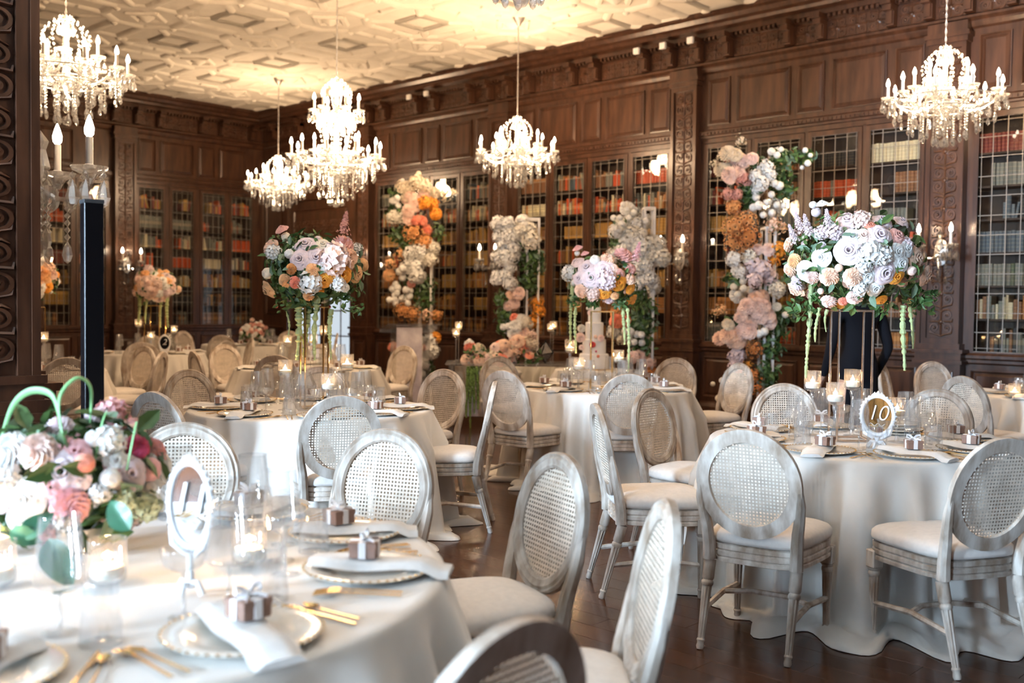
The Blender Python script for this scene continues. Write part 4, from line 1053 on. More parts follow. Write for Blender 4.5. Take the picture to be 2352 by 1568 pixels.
def ico_dirs(n, g, cap=-.45):
    out = []
    for k in range(n):
        z = 1-(1-cap)*(k+.5)/n; A = k*2.39996; r = math.sqrt(max(0, 1-z*z)); out.append(Vector((r*math.cos(A), r*math.sin(A), z)))
    return out
def floret(m, M, n, L, w, mi=0, cup=.25):
    for q in range(n):
        A = 2*PI*q/n; c, s = math.cos(A), math.sin(A)
        P = lambda x, y, z: M @ Vector((x*c-y*s, x*s+y*c, z))
        m.add([P(0, 0, 0), P(L*.5, -w, cup*L*.5), P(L, 0, cup*L), P(L*.5, w, cup*L*.5)], [(0, 1, 2, 3)], mi)
def hyd_mesh():
    m = MB(); g = random.Random(5); m.lathe([(0, .50), (.4, .36), (.52, .05), (.45, -.3), (0, -.4)], 10)
    for d in ico_dirs(54, g): floret(m, TRS(d*g.uniform(.66, .98), frame_to(d+Vector((g.uniform(-.3, .3), g.uniform(-.3, .3), g.uniform(-.3, .3))), spin=g.uniform(0, 6)), 1.0), 4, .29, .14, 0, .35)
    return m.mesh('hydrangea', [None])
def daisy_mesh():
    m = MB(); g = random.Random(6)
    for d in ico_dirs(26, g, -.3):
        M = TRS(d*g.uniform(.72, 1.0), frame_to(d+Vector((g.uniform(-.3, .3), g.uniform(-.3, .3), .2)), spin=g.uniform(0, 6)), 1.0)
        floret(m, M, 7, .24, .075, 0, .45); m.merge(MB().lathe([(.09, .02), (.06, .07), (0, .085)], 6), M, 1)
    m.lathe([(0, .6), (.5, .4), (.6, 0), (0, -.4)], 8, mi=0)
    return m.mesh('daisy_cluster', [None, BROWNC])
def spray_mesh():
    m = MB(); g = random.Random(7)
    for k in range(34):
        d = Vector((g.gauss(0, 1), g.gauss(0, 1), g.gauss(.3, 1))).normalized(); p = d*g.uniform(.35, 1.05)
        floret(m, TRS(p, frame_to(d, spin=g.uniform(0, 6)), 1.0), 5, .19, .10, 0, .5)
        m.tube([(0, 0, -.3), p*1.0], .018, 3, mi=1)
    return m.mesh('blossom_spray', [None, G2])
def bud_mesh():
    m = MB(); n = 12; vs = []
    m.lathe([(0, -.6), (.45, -.5), (.8, -.1), (.78, .35), (.5, .72), (.2, .78), (0, .70)], n)
    for q in range(3):
        A = q*2.1
        m.tube([(.3*math.cos(A), .3*math.sin(A), .74), (.62*math.cos(A+.8), .62*math.sin(A+.8), .62), (.70*math.cos(A+1.7), .70*math.sin(A+1.7), .5)], [.06, .07, .03], 4)
    return m.mesh('bud', [None], 180)
def plume_mesh():
    m = MB(); g = random.Random(9); m.tube([(0, 0, -.3), (0, 0, 2.0)], .025, 4)
    for k in range(90):
        t = k/90; A = k*2.4; r = .75*(1-t)*g.uniform(.3, 1); z = t*2.0+.1*g.random()
        p = Vector((r*math.cos(A), r*math.sin(A), z)); floret(m, TRS(p, frame_to((math.cos(A), math.sin(A), .6), spin=k), 1.0), 4, .17, .06, 0, .4)
    return m.mesh('astilbe_plume', [None])
FL = dict(rose=('rose', rose_mesh()), carn=('carnation', carn_mesh()), hyd=('hydrangea', hyd_mesh()), daisy=('daisy_cluster', daisy_mesh()), spray=('blossom_spray', spray_mesh()), bud=('bud', bud_mesh()), plume=('astilbe_plume', plume_mesh()))
def leaf(m, M, L, w, mi):
    P = lambda x, y, z: M @ Vector((x, y, z))
    m.add([P(0, 0, 0), P(w, L*.35, .02*L), P(w*.8, L*.7, -.02*L), P(0, L, -.15*L), P(-w*.8, L*.7, -.02*L), P(-w, L*.35, .02*L), P(0, L*.4, -.08*L)],
          [(0, 1, 6), (1, 2, 6), (2, 3, 6), (3, 4, 6), (4, 5, 6), (5, 0, 6)], mi)
def foliage(parent, name, blobs, n, L, mats=(0, 1, 2), seed=1):
    """leaves scattered over ellipsoids (centre, radii) in world space"""
    g = random.Random(seed); m = MB(); tot = sum(r[0]*r[2] for c, r in blobs)
    inv = parent.matrix_basis.inverted()
    for c, r in blobs:
        for k in range(max(4, int(n*r[0]*r[2]/tot))):
            d = Vector((g.gauss(0, 1), g.gauss(0, 1), g.gauss(0, 1))).normalized()
            p = Vector(c)+Vector((d.x*r[0], d.y*r[1], d.z*r[2]))*g.uniform(.55, 1.08)
            nrm = (d+Vector((g.gauss(0, .5), g.gauss(0, .5), g.gauss(0, .5)))).normalized()
            l = L*g.uniform(.6, 1.25)
            leaf(m, inv @ TRS(p, frame_to(nrm, spin=g.uniform(0, 2*PI)), 1.0), l, l*.24, g.choice(mats))
    o = obj(name, m.mesh(name, [G1, G2, G3]), parent); o['kind'] = 'stuff'; return o
def strand(parent, top, length, r, seed, m_=None):
    g = random.Random(seed); pts = []; rr = []; n = max(8, int(length/.010)); p = Vector(top)
    for k in range(n+1):
        t = k/n; pts.append(p+Vector((.012*math.sin(4*t+seed), .012*math.cos(3*t+seed), -length*t))); rr.append(r*(1-.6*t**2)*g.uniform(.5, 1.3))
    inv = parent.matrix_basis.inverted(); return obj('amaranth_strand', MB().tube([inv @ q for q in pts], rr, 7).mesh('amaranth_strand', [m_ or G4]), parent)
def bloom(parent, kind, color, p, n, r, g):
    nm, me = FL[kind]; inv = parent.matrix_basis.inverted()
    return obj(nm, me, parent, mat=FM[color], M=inv @ TRS(p, frame_to(n, spin=g.uniform(0, 6.28)), r))
def on_ell(px, py, C, rad):
    d = ray(px, py); o = CAM-C; A = B = K = 0
    for i in range(3): A += (d[i]/rad[i])**2; B += 2*o[i]*d[i]/rad[i]**2; K += (o[i]/rad[i])**2
    K -= 1; D = B*B-4*A*K
    t = (-B-math.sqrt(D))/(2*A) if D >= 0 else -B/(2*A)
    return CAM+d*t
def bouquet(t, C, rad, flowers, conv, fill, pal, seed, nleaf=420, L=.07, lmats=(0, 1, 1, 2)):
    g = random.Random(seed); C = Vector(C)
    sx, ox, oy = conv; D = (C-CAM).dot(FW)
    for (x, y, r, kind, colr) in flowers:
        px, py = x/sx+ox, y/sx+oy; p = on_ell(px, py, C, [q*.93 for q in rad]); n = Vector(((p.x-C.x)/rad[0]**2, (p.y-C.y)/rad[1]**2, (p.z-C.z)/rad[2]**2)).normalized()
        if kind == 'plume': n = (n+Vector((0, 0, 1.6))).normalized()
        else: n = (n - FW*.35).normalized()
        rr = r/sx*D/FPX*(.95 if kind == 'plume' else 1.18)
        bloom(t, kind, colr, p, n, rr, g)
    for k in range(fill):                                            # the sides and the back
        d = Vector((g.gauss(0, 1), g.gauss(0, 1), g.gauss(.35, .8))).normalized()
        if d.dot(FW) < .15: continue
        p = C+Vector((d.x*rad[0], d.y*rad[1], d.z*rad[2]))*.93
        bloom(t, g.choice(('rose', 'carn', 'hyd', 'bud', 'rose')), g.choice(pal), p, d, g.uniform(.035, .06), g)
    for k in range(fill):                                            # small blooms between the large ones
        d = Vector((g.gauss(0, 1), g.gauss(0, 1), g.gauss(.15, .8))).normalized()
        p = C+Vector((d.x*rad[0], d.y*rad[1], d.z*rad[2]))*g.uniform(.76, .87)
        bloom(t, g.choice(('bud', 'hyd', 'spray', 'carn', 'rose')), g.choice(pal), p, d, g.uniform(.022, .042), g)
    foliage(t, 'foliage', [(C, [q*.90 for q in rad])], nleaf, L, lmats, seed)
def harlow(t, base, w, h, mat_=GOLD, r=.0065):
    """open rod stand: four uprights with top and bottom frames, around the thing's origin"""
    for sx in (-1, 1):
        for sy in (-1, 1): obj('rod', MB().tube([(sx*w, sy*w, 0), (sx*w, sy*w, h)], r, 6).mesh('rod', [mat_], 60), t)
    for z in (.006, h):
        for a in range(4): c, s = math.cos(a*PI/2), math.sin(a*PI/2); obj('rail', MB().tube([(w*c-w*s, w*s+w*c, z), (w*c+w*s, w*s-w*c, z)], r, 6).mesh('rail', [mat_], 60), t)
def centerpiece(label, xy, rad, cz, hstand, flowers, conv, pal, seed, strands=(), sw=.09, smat=GOLD, fill=40, nleaf=480, extra=(), srot=-50):
    t = thing('tall_centerpiece', label, 'flower arrangement', (xy[0], xy[1], TH+.001), math.radians(srot), 'tall flower centerpieces')
    harlow(t, None, sw, hstand, smat)
    C = Vector((xy[0], xy[1], cz)); bouquet(t, C, rad, flowers, conv, fill, pal, seed, nleaf)
    if extra: foliage(t, 'trailing_foliage', [(at(x/conv[0]+conv[1], y/conv[0]+conv[2], (C-CAM).dot(FW)-.05), (r, r*.7, r)) for x, y, r in extra], 220, .05, (0, 1, 1), seed+3)
    D = (C-CAM).dot(FW)
    for i, (x, y0, y1, r) in enumerate(strands):
        p = at(x/conv[0]+conv[1], y0/conv[0]+conv[2], D-.12*(1 if i % 2 else .4)); strand(t, p, (y1-y0)/conv[0]*D/FPX, r/conv[0]*D/FPX, seed+i)
    return t
cv = (3.136, 1780, 430)
p = ontab(1955, 800, 5.32)
centerpiece('tall lilac and white rose centerpiece on the number 10 table', (p.x, p.y), (.37, .37, .27), 1.70, .68, [
 (520, 235, 65, 'rose', 'lilac'), (620, 240, 60, 'hyd', 'blush'), (690, 275, 42, 'rose', 'coral'), (780, 235, 62, 'rose', 'lilac'), (920, 240, 52, 'rose', 'lilac'), (300, 185, 40, 'bud', 'lilac'), (275, 130, 30, 'bud', 'white'), (335, 110, 38, 'rose', 'white'),
 (760, 345, 78, 'rose', 'lilac'), (560, 350, 56, 'rose', 'white'), (640, 345, 52, 'rose', 'blush'), (890, 345, 55, 'rose', 'dusty'), (530, 455, 82, 'rose', 'lilac'), (680, 470, 72, 'hyd', 'white'), (760, 490, 64, 'hyd', 'white'), (890, 465, 56, 'rose', 'white'), (960, 440, 50, 'rose', 'white'),
 (1030, 510, 66, 'rose', 'peach'), (915, 550, 56, 'rose', 'white'), (330, 505, 60, 'rose', 'white'), (215, 610, 66, 'rose', 'white'), (265, 645, 42, 'carn', 'blush'), (390, 645, 52, 'carn', 'peach'), (560, 645, 52, 'carn', 'peach'), (800, 615, 76, 'rose', 'lilac'), (880, 640, 56, 'rose', 'orange'), (670, 640, 52, 'rose', 'white'),
 (640, 570, 48, 'hyd', 'white'), (610, 720, 52, 'hyd', 'white'), (730, 730, 52, 'rose', 'white'), (140, 745, 66, 'rose', 'peach'), (110, 590, 42, 'carn', 'peach'), (140, 530, 42, 'carn', 'apricot'), (1100, 645, 66, 'rose', 'peach'), (980, 600, 36, 'bud', 'blush'), (575, 790, 46, 'carn', 'blush'), (390, 820, 46, 'carn', 'blush'),
 (495, 820, 30, 'carn', 'coral'), (470, 860, 36, 'rose', 'orange'), (330, 745, 25, 'bud', 'blush'), (770, 820, 40, 'rose', 'orange'), (460, 580, 30, 'bud', 'peach'), (430, 330, 50, 'hyd', 'lilac'), (330, 330, 45, 'hyd', 'lilac'),
 (190, 330, 80, 'plume', 'lilac'), (150, 400, 70, 'plume', 'lilac'), (250, 350, 80, 'plume', 'lilac'), (390, 320, 80, 'plume', 'lilac')], cv, ['lilac', 'white', 'blush', 'peach'], 21,
 [(245, 700, 1370, 20), (305, 870, 1110, 13), (375, 880, 1040, 11), (940, 850, 1310, 20), (990, 860, 1160, 14)], .085, ROSEGOLD, 30, 950, [(1000, 800, .07), (1100, 820, .06), (170, 860, .06), (760, 840, .06), (300, 850, .05)])
cv = (2.613, 420, 480)
p = ontab(722, 800, 6.6)
centerpiece('tall centerpiece with large orange roses, lilac roses and dark greenery', (p.x, p.y), (.33, .33, .25), 1.66, .66, [
 (590, 115, 36, 'rose', 'dusty'), (735, 210, 55, 'rose', 'lilac'), (700, 300, 52, 'rose', 'lilac'), (800, 290, 52, 'rose', 'lilac'), (840, 210, 42, 'rose', 'cream'), (620, 170, 30, 'bud', 'cream'), (530, 230, 42, 'carn', 'peach'), (545, 262, 42, 'hyd', 'white'), (905, 300, 85, 'hyd', 'blush'), (960, 215, 52, 'carn', 'dusty'), (960, 150, 70, 'plume', 'dusty'),
 (1000, 285, 42, 'carn', 'peach'), (1040, 240, 34, 'hyd', 'white'), (780, 370, 34, 'carn', 'apricot'), (840, 345, 34, 'rose', 'white'), (765, 440, 60, 'hyd', 'white'), (850, 425, 44, 'rose', 'orange'), (955, 392, 58, 'rose', 'orange'), (1050, 392, 46, 'rose', 'apricot'), (615, 430, 32, 'carn', 'apricot'), (675, 440, 30, 'carn', 'coral'),
 (505, 490, 50, 'rose', 'apricot'), (650, 360, 26, 'carn', 'tan'), (512, 385, 36, 'bud', 'cream'), (930, 445, 42, 'hyd', 'white'), (970, 470, 30, 'bud', 'white'), (755, 522, 26, 'carn', 'apricot'), (560, 580, 14, 'bud', 'red'), (880, 585, 10, 'bud', 'red'), (1000, 335, 24, 'carn', 'peach'), (640, 270, 30, 'bud', 'white')], cv, ['lilac', 'white', 'apricot', 'orange'], 31,
 [(632, 610, 760, 9), (690, 560, 900, 22), (737, 560, 900, 22), (797, 520, 900, 18), (890, 600, 900, 15)], .075, GOLD, 18, 1500, [(600, 230, .09), (560, 430, .10), (650, 540, .12), (1000, 530, .11), (1030, 590, .06), (760, 560, .10)], -24)
cv = (3.136, 1240, 440)
p = ontab(1382, 800, 8.5)
centerpiece('tall lilac rose centerpiece in front of the white cake', (p.x, p.y), (.31, .31, .23), 1.66, .64, [
 (270, 400, 32, 'rose', 'pink'), (322, 440, 26, 'rose', 'pink'), (270, 447, 22, 'bud', 'white'), (260, 505, 52, 'rose', 'lilac'), (340, 545, 62, 'rose', 'lilac'), (215, 590, 52, 'hyd', 'white'), (280, 625, 48, 'rose', 'lilac'), (370, 620, 62, 'rose', 'lilac'), (470, 570, 72, 'rose', 'lilac'), (520, 555, 42, 'rose', 'blush'), (480, 640, 62, 'hyd', 'lilac'),
 (580, 590, 34, 'rose', 'dusty'), (600, 460, 56, 'carn', 'dusty'), (680, 500, 70, 'plume', 'pink'), (570, 655, 52, 'rose', 'orange'), (465, 735, 44, 'rose', 'orange'), (660, 705, 36, 'rose', 'orange'), (665, 790, 46, 'rose', 'orange'), (540, 750, 24, 'carn', 'apricot'), (300, 715, 42, 'carn', 'peach'), (385, 735, 46, 'hyd', 'blush'), (265, 800, 32, 'carn', 'peach'),
 (480, 490, 42, 'carn', 'peach'), (650, 555, 36, 'carn', 'dusty'), (400, 500, 42, 'bud', 'white'), (650, 630, 32, 'carn', 'peach')], cv, ['lilac', 'white', 'blush', 'orange'], 41,
 [(230, 670, 1110, 15), (262, 830, 1160, 14), (610, 840, 1100, 14), (640, 840, 1290, 14)], .09, GOLD, 35, 420, [(250, 790, .06), (600, 780, .08), (380, 790, .06)])
def auto_flowers(n, g, cols, w, h):
    out = []
    for k in range(n):
        A = k*2.4; q = math.sqrt((k+.5)/n)*.95; out.append((w*q*math.cos(A), h*q*math.sin(A), g.uniform(.16, .26)*h, g.choice(('rose', 'rose', 'hyd', 'carn')), g.choice(cols)))
    return out
g_ = random.Random(77)
p = ontab(356, 800, 13.3)
centerpiece('tall blush centerpiece on the far table at left', (p.x, p.y), (.31, .31, .23), 1.63, .62, auto_flowers(34, g_, ['blush', 'blush', 'peach', 'lilac', 'white', 'apricot'], 52, 40), (1, 357, 652), ['blush', 'white', 'peach'], 51, [(-38, 20, 95, 4), (-22, 30, 90, 3), (12, 30, 100, 4), (28, 30, 100, 4)], .10, GOLD, 25, 260)
p = ontab(72, 800, 10.9)
centerpiece('tall peach centerpiece half hidden behind the carved pier', (p.x, p.y), (.30, .30, .28), 1.66, .60, auto_flowers(36, g_, ['peach', 'apricot', 'white', 'orange', 'blush'], 62, 62), (1, 62, 635), ['peach', 'white', 'orange'], 61, [(20, 50, 200, 5)], .10, GOLD, 25, 260)
# low arrangements
def low_arr(label, base, rad, cz, flowers, conv, pal, seed, nleaf, L, name='low_centerpiece'):
    t = thing(name, label, 'flower arrangement', base, 0, 'low flower arrangements')
    obj('bowl', MB().lathe([(.05, 0), (.07, .01), (.085, .05), (.08, .07)], 14).mesh('bowl', [CHARGER], 40), t)
    bouquet(t, Vector((base[0], base[1], cz)), rad, flowers, conv, 30, pal, seed, nleaf, L); return t
cv = (2.613, 0, 850)
pb_ = zpt(165, 1265, TH+.001)
t = low_arr('low garden arrangement with pink blooms beside the mirror number 11', pb_, (.25, .25, .19), .97, [
 (145, 770, 98, 'rose', 'white'), (130, 935, 92, 'rose', 'white'), (40, 640, 70, 'hyd', 'white'), (60, 480, 85, 'carn', 'white'), (230, 490, 84, 'carn', 'blush'), (370, 610, 105, 'rose', 'lilac'), (450, 490, 74, 'rose', 'pink'), (510, 560, 60, 'bud', 'coral'), (310, 700, 62, 'rose', 'pink'), (420, 815, 84, 'carn', 'pink'),
 (400, 880, 70, 'hyd', 'white'), (640, 240, 78, 'rose', 'lilac'), (650, 430, 84, 'hyd', 'white'), (560, 415, 52, 'bud', 'white'), (820, 460, 62, 'carn', 'magenta'), (780, 620, 94, 'rose', 'lilac'), (660, 650, 62, 'bud', 'white'), (600, 740, 54, 'hyd', 'white'), (870, 810, 84, 'hyd', 'green'), (740, 780, 62, 'hyd', 'green'), (820, 305, 44, 'rose', 'pink'), (480, 660, 52, 'rose', 'blush'), (-60, 560, 90, 'rose', 'white'), (-50, 760, 90, 'rose', 'lilac'), (700, 540, 60, 'rose', 'white')], cv, ['white', 'lilac', 'pink', 'blush'], 71, 330, .085)
inv = t.matrix_basis.inverted(); D = 2.62
def smooth_path(P, k=6):
    out = []
    for i in range(len(P)-1):
        a, b, c, d = P[max(i-1, 0)], P[i], P[i+1], P[min(i+2, len(P)-1)]
        for j in range(k):
            u = j/k; out.append(.5*((2*b)+(c-a)*u+(2*a-5*b+4*c-d)*u*u+(3*b-a-3*c+d)*u**3))
    return out+[P[-1]]
def big_leaf(m, M, L, w):
    vs = []; n, k = 10, 4
    for i in range(n+1):
        v = i/n; ww = w*math.sin(PI*min(1, v**.8))**.8 if 0 < v < 1 else 0
        for j in range(-k, k+1):
            u = j/k; vs.append(M @ Vector((ww*u, L*v, -.25*L*v*v+.12*L*abs(u)*ww/w*.8-.015*L*math.sin(14*v)*abs(u))))
    c = 2*k+1; m.add(vs, [(i*c+j, i*c+j+1, i*c+c+j+1, i*c+c+j) for i in range(n) for j in range(2*k)])
for pts in ([(380, 440), (350, 250), (300, 140), (180, 125), (80, 210), (10, 400)], [(385, 440), (352, 230), (380, 120), (470, 45), (545, 110), (540, 320)], [(560, 600), (610, 330), (640, 250)], [(760, 600), (800, 400), (820, 310)]):
    q = smooth_path([inv @ at(x/2.613, y/2.613+850, D+.02*i) for i, (x, y) in enumerate(pts)])
    n = len(q); obj('green_stem', MB().tube(q, [.004+(.006*math.sin(PI*i/(n-1)) if len(pts) > 3 else 0) for i in range(n)], 8, flat=.5).mesh('green_stem', [mat('fresh_green', (.20, .42, .17), .5)], 60), t)
LTEAL = mat('leaf_teal', (.035, .14, .075), .4, var=.2, nscale=10)
for (x, y, a, L_) in ((290, 1010, .5, .13), (130, 1010, 2.4, .09), (780, 960, -2.4, .10), (60, 960, 1.2, .08)):
    m = MB(); big_leaf(m, inv @ TRS(at(x/2.613, y/2.613+850, D-.16), frame_to(-FW+Vector((0, 0, .3)), spin=a+PI), 1), L_, L_*.30)
    obj('broad_leaf', m.mesh('broad_leaf', [LTEAL], 180), t)
low_arr('small low arrangement on the farthest table', ontab(582, 780, 15.9), (.24, .24, .17), .95, auto_flowers(20, g_, ['white', 'dusty', 'white', 'blush'], 26, 20), (1, 582, 752), ['white', 'dusty'], 81, 120, .07)
tag(obj('fallen_leaf', (lambda m: (leaf(m, Matrix(), .035, .011, 0), m)[1])(MB()).mesh('fallen_leaf', [G1]), None, zpt(155, 1357, TH+.006), (0, 0, 1)), 'single dark green leaf lying on the front tablecloth', 'leaf')
# ------------------------------------------------------------------ floral columns on white frames
def floral_column(label, basepx, D, frame, clusters, fol, seed, hfr):
    """frame: pixel columns of the two front uprights; clusters: (px,py,r px,kind,colour); fol: foliage blobs (px,py,r)"""
    fx0, fx1 = frame; c = at((fx0+fx1)/2, 700, D); hw = (fx1-fx0)/2*D/FPX
    t = thing('flower_tower', label, 'flower arrangement', (c.x, c.y, 0), -YAW, 'tall flower columns'); g = random.Random(seed); inv = t.matrix_basis.inverted()
    for sx in (-1, 1):
        for sy in (0, 1): obj('post', MB().box(sx*hw-.013, sx*hw+.013, sy*.22-.013, sy*.22+.013, 0, hfr).mesh('post', [WHITEM]), t)
    for z in (.013, hfr):
        for sy in (0, 1): obj('rail', MB().box(-hw, hw, sy*.22-.013, sy*.22+.013, z-.013, z+.013).mesh('rail', [WHITEM]), t)
        for sx in (-1, 1): obj('rail', MB().box(sx*hw-.013, sx*hw+.013, 0, .22, z-.013, z+.013).mesh('rail', [WHITEM]), t)
    k = D/FPX
    for (px, py, r, kind, colr) in clusters:
        R = r*k
        unit = dict(rose=.06, carn=.082, hyd=.115, daisy=.19, spray=.18, bud=.062, plume=.1)[kind]
        n = max(1, min(12, int((R/unit)**2*1.9+.6)))
        for q in range(n):
            A = q*2.4+g.random(); rad = R*math.sqrt((q+.3)/n)*.85 if n > 1 else 0
            p = at(px, py, D-g.uniform(.02, .16)) + RT*rad*math.cos(A) + UP*rad*math.sin(A)
            nrm = (-FW + RT*(.8*math.cos(A)*(rad/R if R else 0)+g.uniform(-.35, .35)) + UP*(.5+.6*math.sin(A)*(rad/R if R else 0)+g.uniform(-.25, .25))).normalized()
            bloom(t, kind, colr, p, nrm, min(unit*g.uniform(.85, 1.15), max(R, .03)), g)
    ys = [c_[1] for c_ in clusters]
    for j in range(26):                                              # back of the column
        a = g.choice([q for q in clusters if abs(q[0]-(fx0+fx1)/2+25) < 62]); p = at(a[0], a[1], D+g.uniform(.10, .24)); bloom(t, g.choice(('hyd', 'carn')), a[4], p, FW+Vector((0, 0, .3)), .085, g)
    foliage(t, 'foliage', [(at(x, y, D+.03), (r*k, .12, r*k)) for x, y, r in fol], int(95*len(fol)), .085, (0, 1, 1, 2), seed)
    return t
def cvt(lst, s, ox, oy): return [(a[0]/s+ox, a[1]/s+oy, a[2]/s, *a[3:]) for a in lst]
h_, c_, d_, s_p, b_ = 'hyd', 'carn', 'daisy', 'spray', 'bud'
C1 = cvt([(300,180,75,h_,'cream'),(400,150,60,h_,'cream'),(420,240,60,c_,'blush'),(330,270,70,c_,'blush'),(560,215,60,s_p,'cream'),(630,195,40,s_p,'cream'),(490,200,45,s_p,'cream'),(380,60,25,b_,'cream'),(265,110,20,b_,'white'),(215,270,45,b_,'white'),(240,380,55,h_,'ivory'),(300,350,50,c_,'blush'),(460,290,55,h_,'orange'),(505,350,45,h_,'orange'),
 (390,400,40,c_,'coral'),(440,465,34,c_,'coral'),(340,490,80,d_,'tan'),(420,550,70,d_,'tan'),(370,630,70,h_,'white'),(490,600,50,h_,'ivory'),(450,680,55,h_,'ivory'),(250,640,60,s_p,'apricot'),(180,700,60,s_p,'apricot'),(170,790,35,s_p,'apricot'),(340,750,72,h_,'white'),(390,800,50,h_,'white'),(260,780,45,b_,'white'),(330,850,32,c_,'dusty'),(220,890,45,b_,'white'),(195,970,45,b_,'white'),(280,970,42,b_,'white'),(310,910,40,b_,'white'),
 (270,1050,70,d_,'tan'),(340,1070,60,d_,'tan'),(440,1070,60,s_p,'peach'),(510,1080,50,s_p,'tan'),(500,1240,45,s_p,'orange'),(440,1280,60,h_,'white'),(460,1350,60,h_,'white'),(390,1430,55,b_,'white'),(370,1330,50,h_,'ivory'),(400,1510,50,b_,'white'),(200,1310,30,c_,'coral')], 3.136, 840, 380)
F1 = cvt([(230,330,70),(250,500,70),(520,470,50),(420,880,90),(420,980,80),(300,580,60),(210,200,50),(430,1450,70),(300,830,60)], 3.136, 840, 380)
floral_column('floral column of cream, orange and white blooms behind the lectern', 960, 14.3, (963, 989), C1, F1, 101, 2.35)
C2 = cvt([(1000,430,62,h_,'white'),(1040,390,28,b_,'white'),(1130,400,40,b_,'white'),(1160,490,75,h_,'ivory'),(1090,480,60,h_,'ivory'),(1010,510,60,h_,'white'),(1040,600,75,h_,'white'),(1000,680,65,h_,'white'),(1040,740,50,h_,'white'),(990,810,58,h_,'white'),(1040,850,55,h_,'white'),(1090,930,46,c_,'blush'),(1060,1000,42,c_,'blush'),(1045,930,35,c_,'peach'),(1070,1095,32,c_,'coral'),
 (1230,1000,65,s_p,'orange'),(1250,1050,55,s_p,'orange'),(1210,1120,40,s_p,'orange'),(1110,1160,75,c_,'white'),(1160,1130,40,c_,'ivory'),(1110,1240,62,c_,'blush'),(1015,1160,32,b_,'white')], 3.136, 840, 380)
F2 = cvt([(1150,620,70),(1210,720,90),(1180,850,80),(1230,650,60),(990,960,60),(1000,1080,60),(1060,680,50),(1010,1180,50)], 3.136, 840, 380)
floral_column('white hydrangea column with trailing greenery left of the cake', 1195, 13.0, (1210, 1236), C2, F2, 102, 2.55)
C3 = cvt([(600,95,27,b_,'white'),(630,125,28,b_,'white'),(678,150,30,b_,'white'),(530,190,28,b_,'white'),(575,190,28,b_,'white'),(642,192,28,b_,'white'),(590,232,30,b_,'white'),(765,215,32,b_,'white'),(690,240,58,h_,'white'),(540,290,55,h_,'white'),(640,310,62,h_,'ivory'),(680,380,80,h_,'white'),(640,430,62,h_,'white'),(740,300,40,h_,'ivory'),(830,400,75,h_,'ivory'),(850,480,70,h_,'ivory'),(780,480,60,h_,'ivory'),
 (740,560,62,h_,'white'),(760,630,62,h_,'white'),(700,680,42,h_,'white'),(815,650,42,b_,'white'),(820,690,34,b_,'white'),(530,440,25,b_,'white'),(590,930,52,c_,'coral'),(560,870,52,s_p,'tan'),(530,1010,52,h_,'white'),(640,1020,40,b_,'white'),(720,1040,34,b_,'white'),(680,1085,32,b_,'white'),(735,1090,32,b_,'white'),(590,1060,45,h_,'ivory'),(700,1185,45,c_,'blush'),(790,1230,30,c_,'blush'),(800,1310,60,s_p,'rust'),(830,1350,40,s_p,'rust')], 3.136, 1240, 440)
F3 = cvt([(600,260,50),(700,760,70),(760,860,90),(760,960,90),(680,940,70),(740,1120,70),(560,360,45),(720,1010,60)], 3.136, 1240, 440)
floral_column('white hydrangea column on a frame right of the cake', 1465, 12.1, (1478, 1500), C3, F3, 103, 2.62)
C4 = cvt([(380,135,50,s_p,'cream'),(250,250,55,s_p,'cream'),(190,300,40,s_p,'cream'),(320,250,62,c_,'cream'),(380,285,52,c_,'blush'),(460,265,46,c_,'blush'),(270,340,50,c_,'cream'),(340,375,60,c_,'blush'),(400,420,52,c_,'dusty'),(300,415,40,c_,'blush'),(285,520,46,h_,'dusty'),(350,525,46,h_,'dusty'),(330,615,55,h_,'tan'),
 (330,760,90,d_,'tan'),(420,720,90,d_,'tan'),(440,830,90,d_,'rust'),(330,870,80,d_,'tan'),(400,900,60,d_,'tan'),(620,740,80,s_p,'peach'),(680,760,50,s_p,'apricot'),(560,330,62,h_,'white'),(490,390,50,h_,'white'),(595,385,48,h_,'white'),(530,445,62,h_,'white'),(490,490,45,h_,'white'),(645,465,40,b_,'white'),(490,545,36,b_,'white'),(600,525,32,b_,'white'),(565,585,32,b_,'white'),(640,600,32,b_,'white'),(500,615,42,b_,'white'),(540,672,30,b_,'white'),(605,655,32,b_,'white'),(690,605,28,b_,'white'),
 (600,215,36,b_,'white'),(640,240,32,b_,'white'),(670,200,26,b_,'white'),(845,205,26,b_,'white'),(882,242,22,b_,'white'),(862,300,30,b_,'white'),(822,330,20,b_,'white'),(650,920,75,s_p,'orange'),(610,1000,50,s_p,'orange'),(500,920,42,c_,'blush'),(580,920,46,c_,'blush'),(330,990,60,h_,'white'),(370,1080,52,h_,'white'),(440,970,62,h_,'ivory'),(520,1080,90,h_,'lilac'),(480,1140,60,h_,'lilac'),
 (330,1190,34,b_,'ivory'),(395,1150,34,b_,'ivory'),(400,1200,34,b_,'ivory'),(360,1245,34,b_,'ivory'),(445,1210,36,b_,'ivory'),(640,1210,62,h_,'ivory'),(640,1330,32,c_,'ivory'),(470,1320,100,c_,'blush'),(420,1410,72,c_,'blush'),(560,1400,64,c_,'blush'),(520,1260,50,c_,'peach'),(240,1350,55,s_p,'apricot'),(200,1370,40,s_p,'apricot'),(290,1460,46,c_,'cream'),(330,1540,70,c_,'peach'),(420,1520,60,c_,'blush'),(540,1520,40,b_,'white'),(700,1390,30,b_,'ivory')], 3.136, 1580, 280)
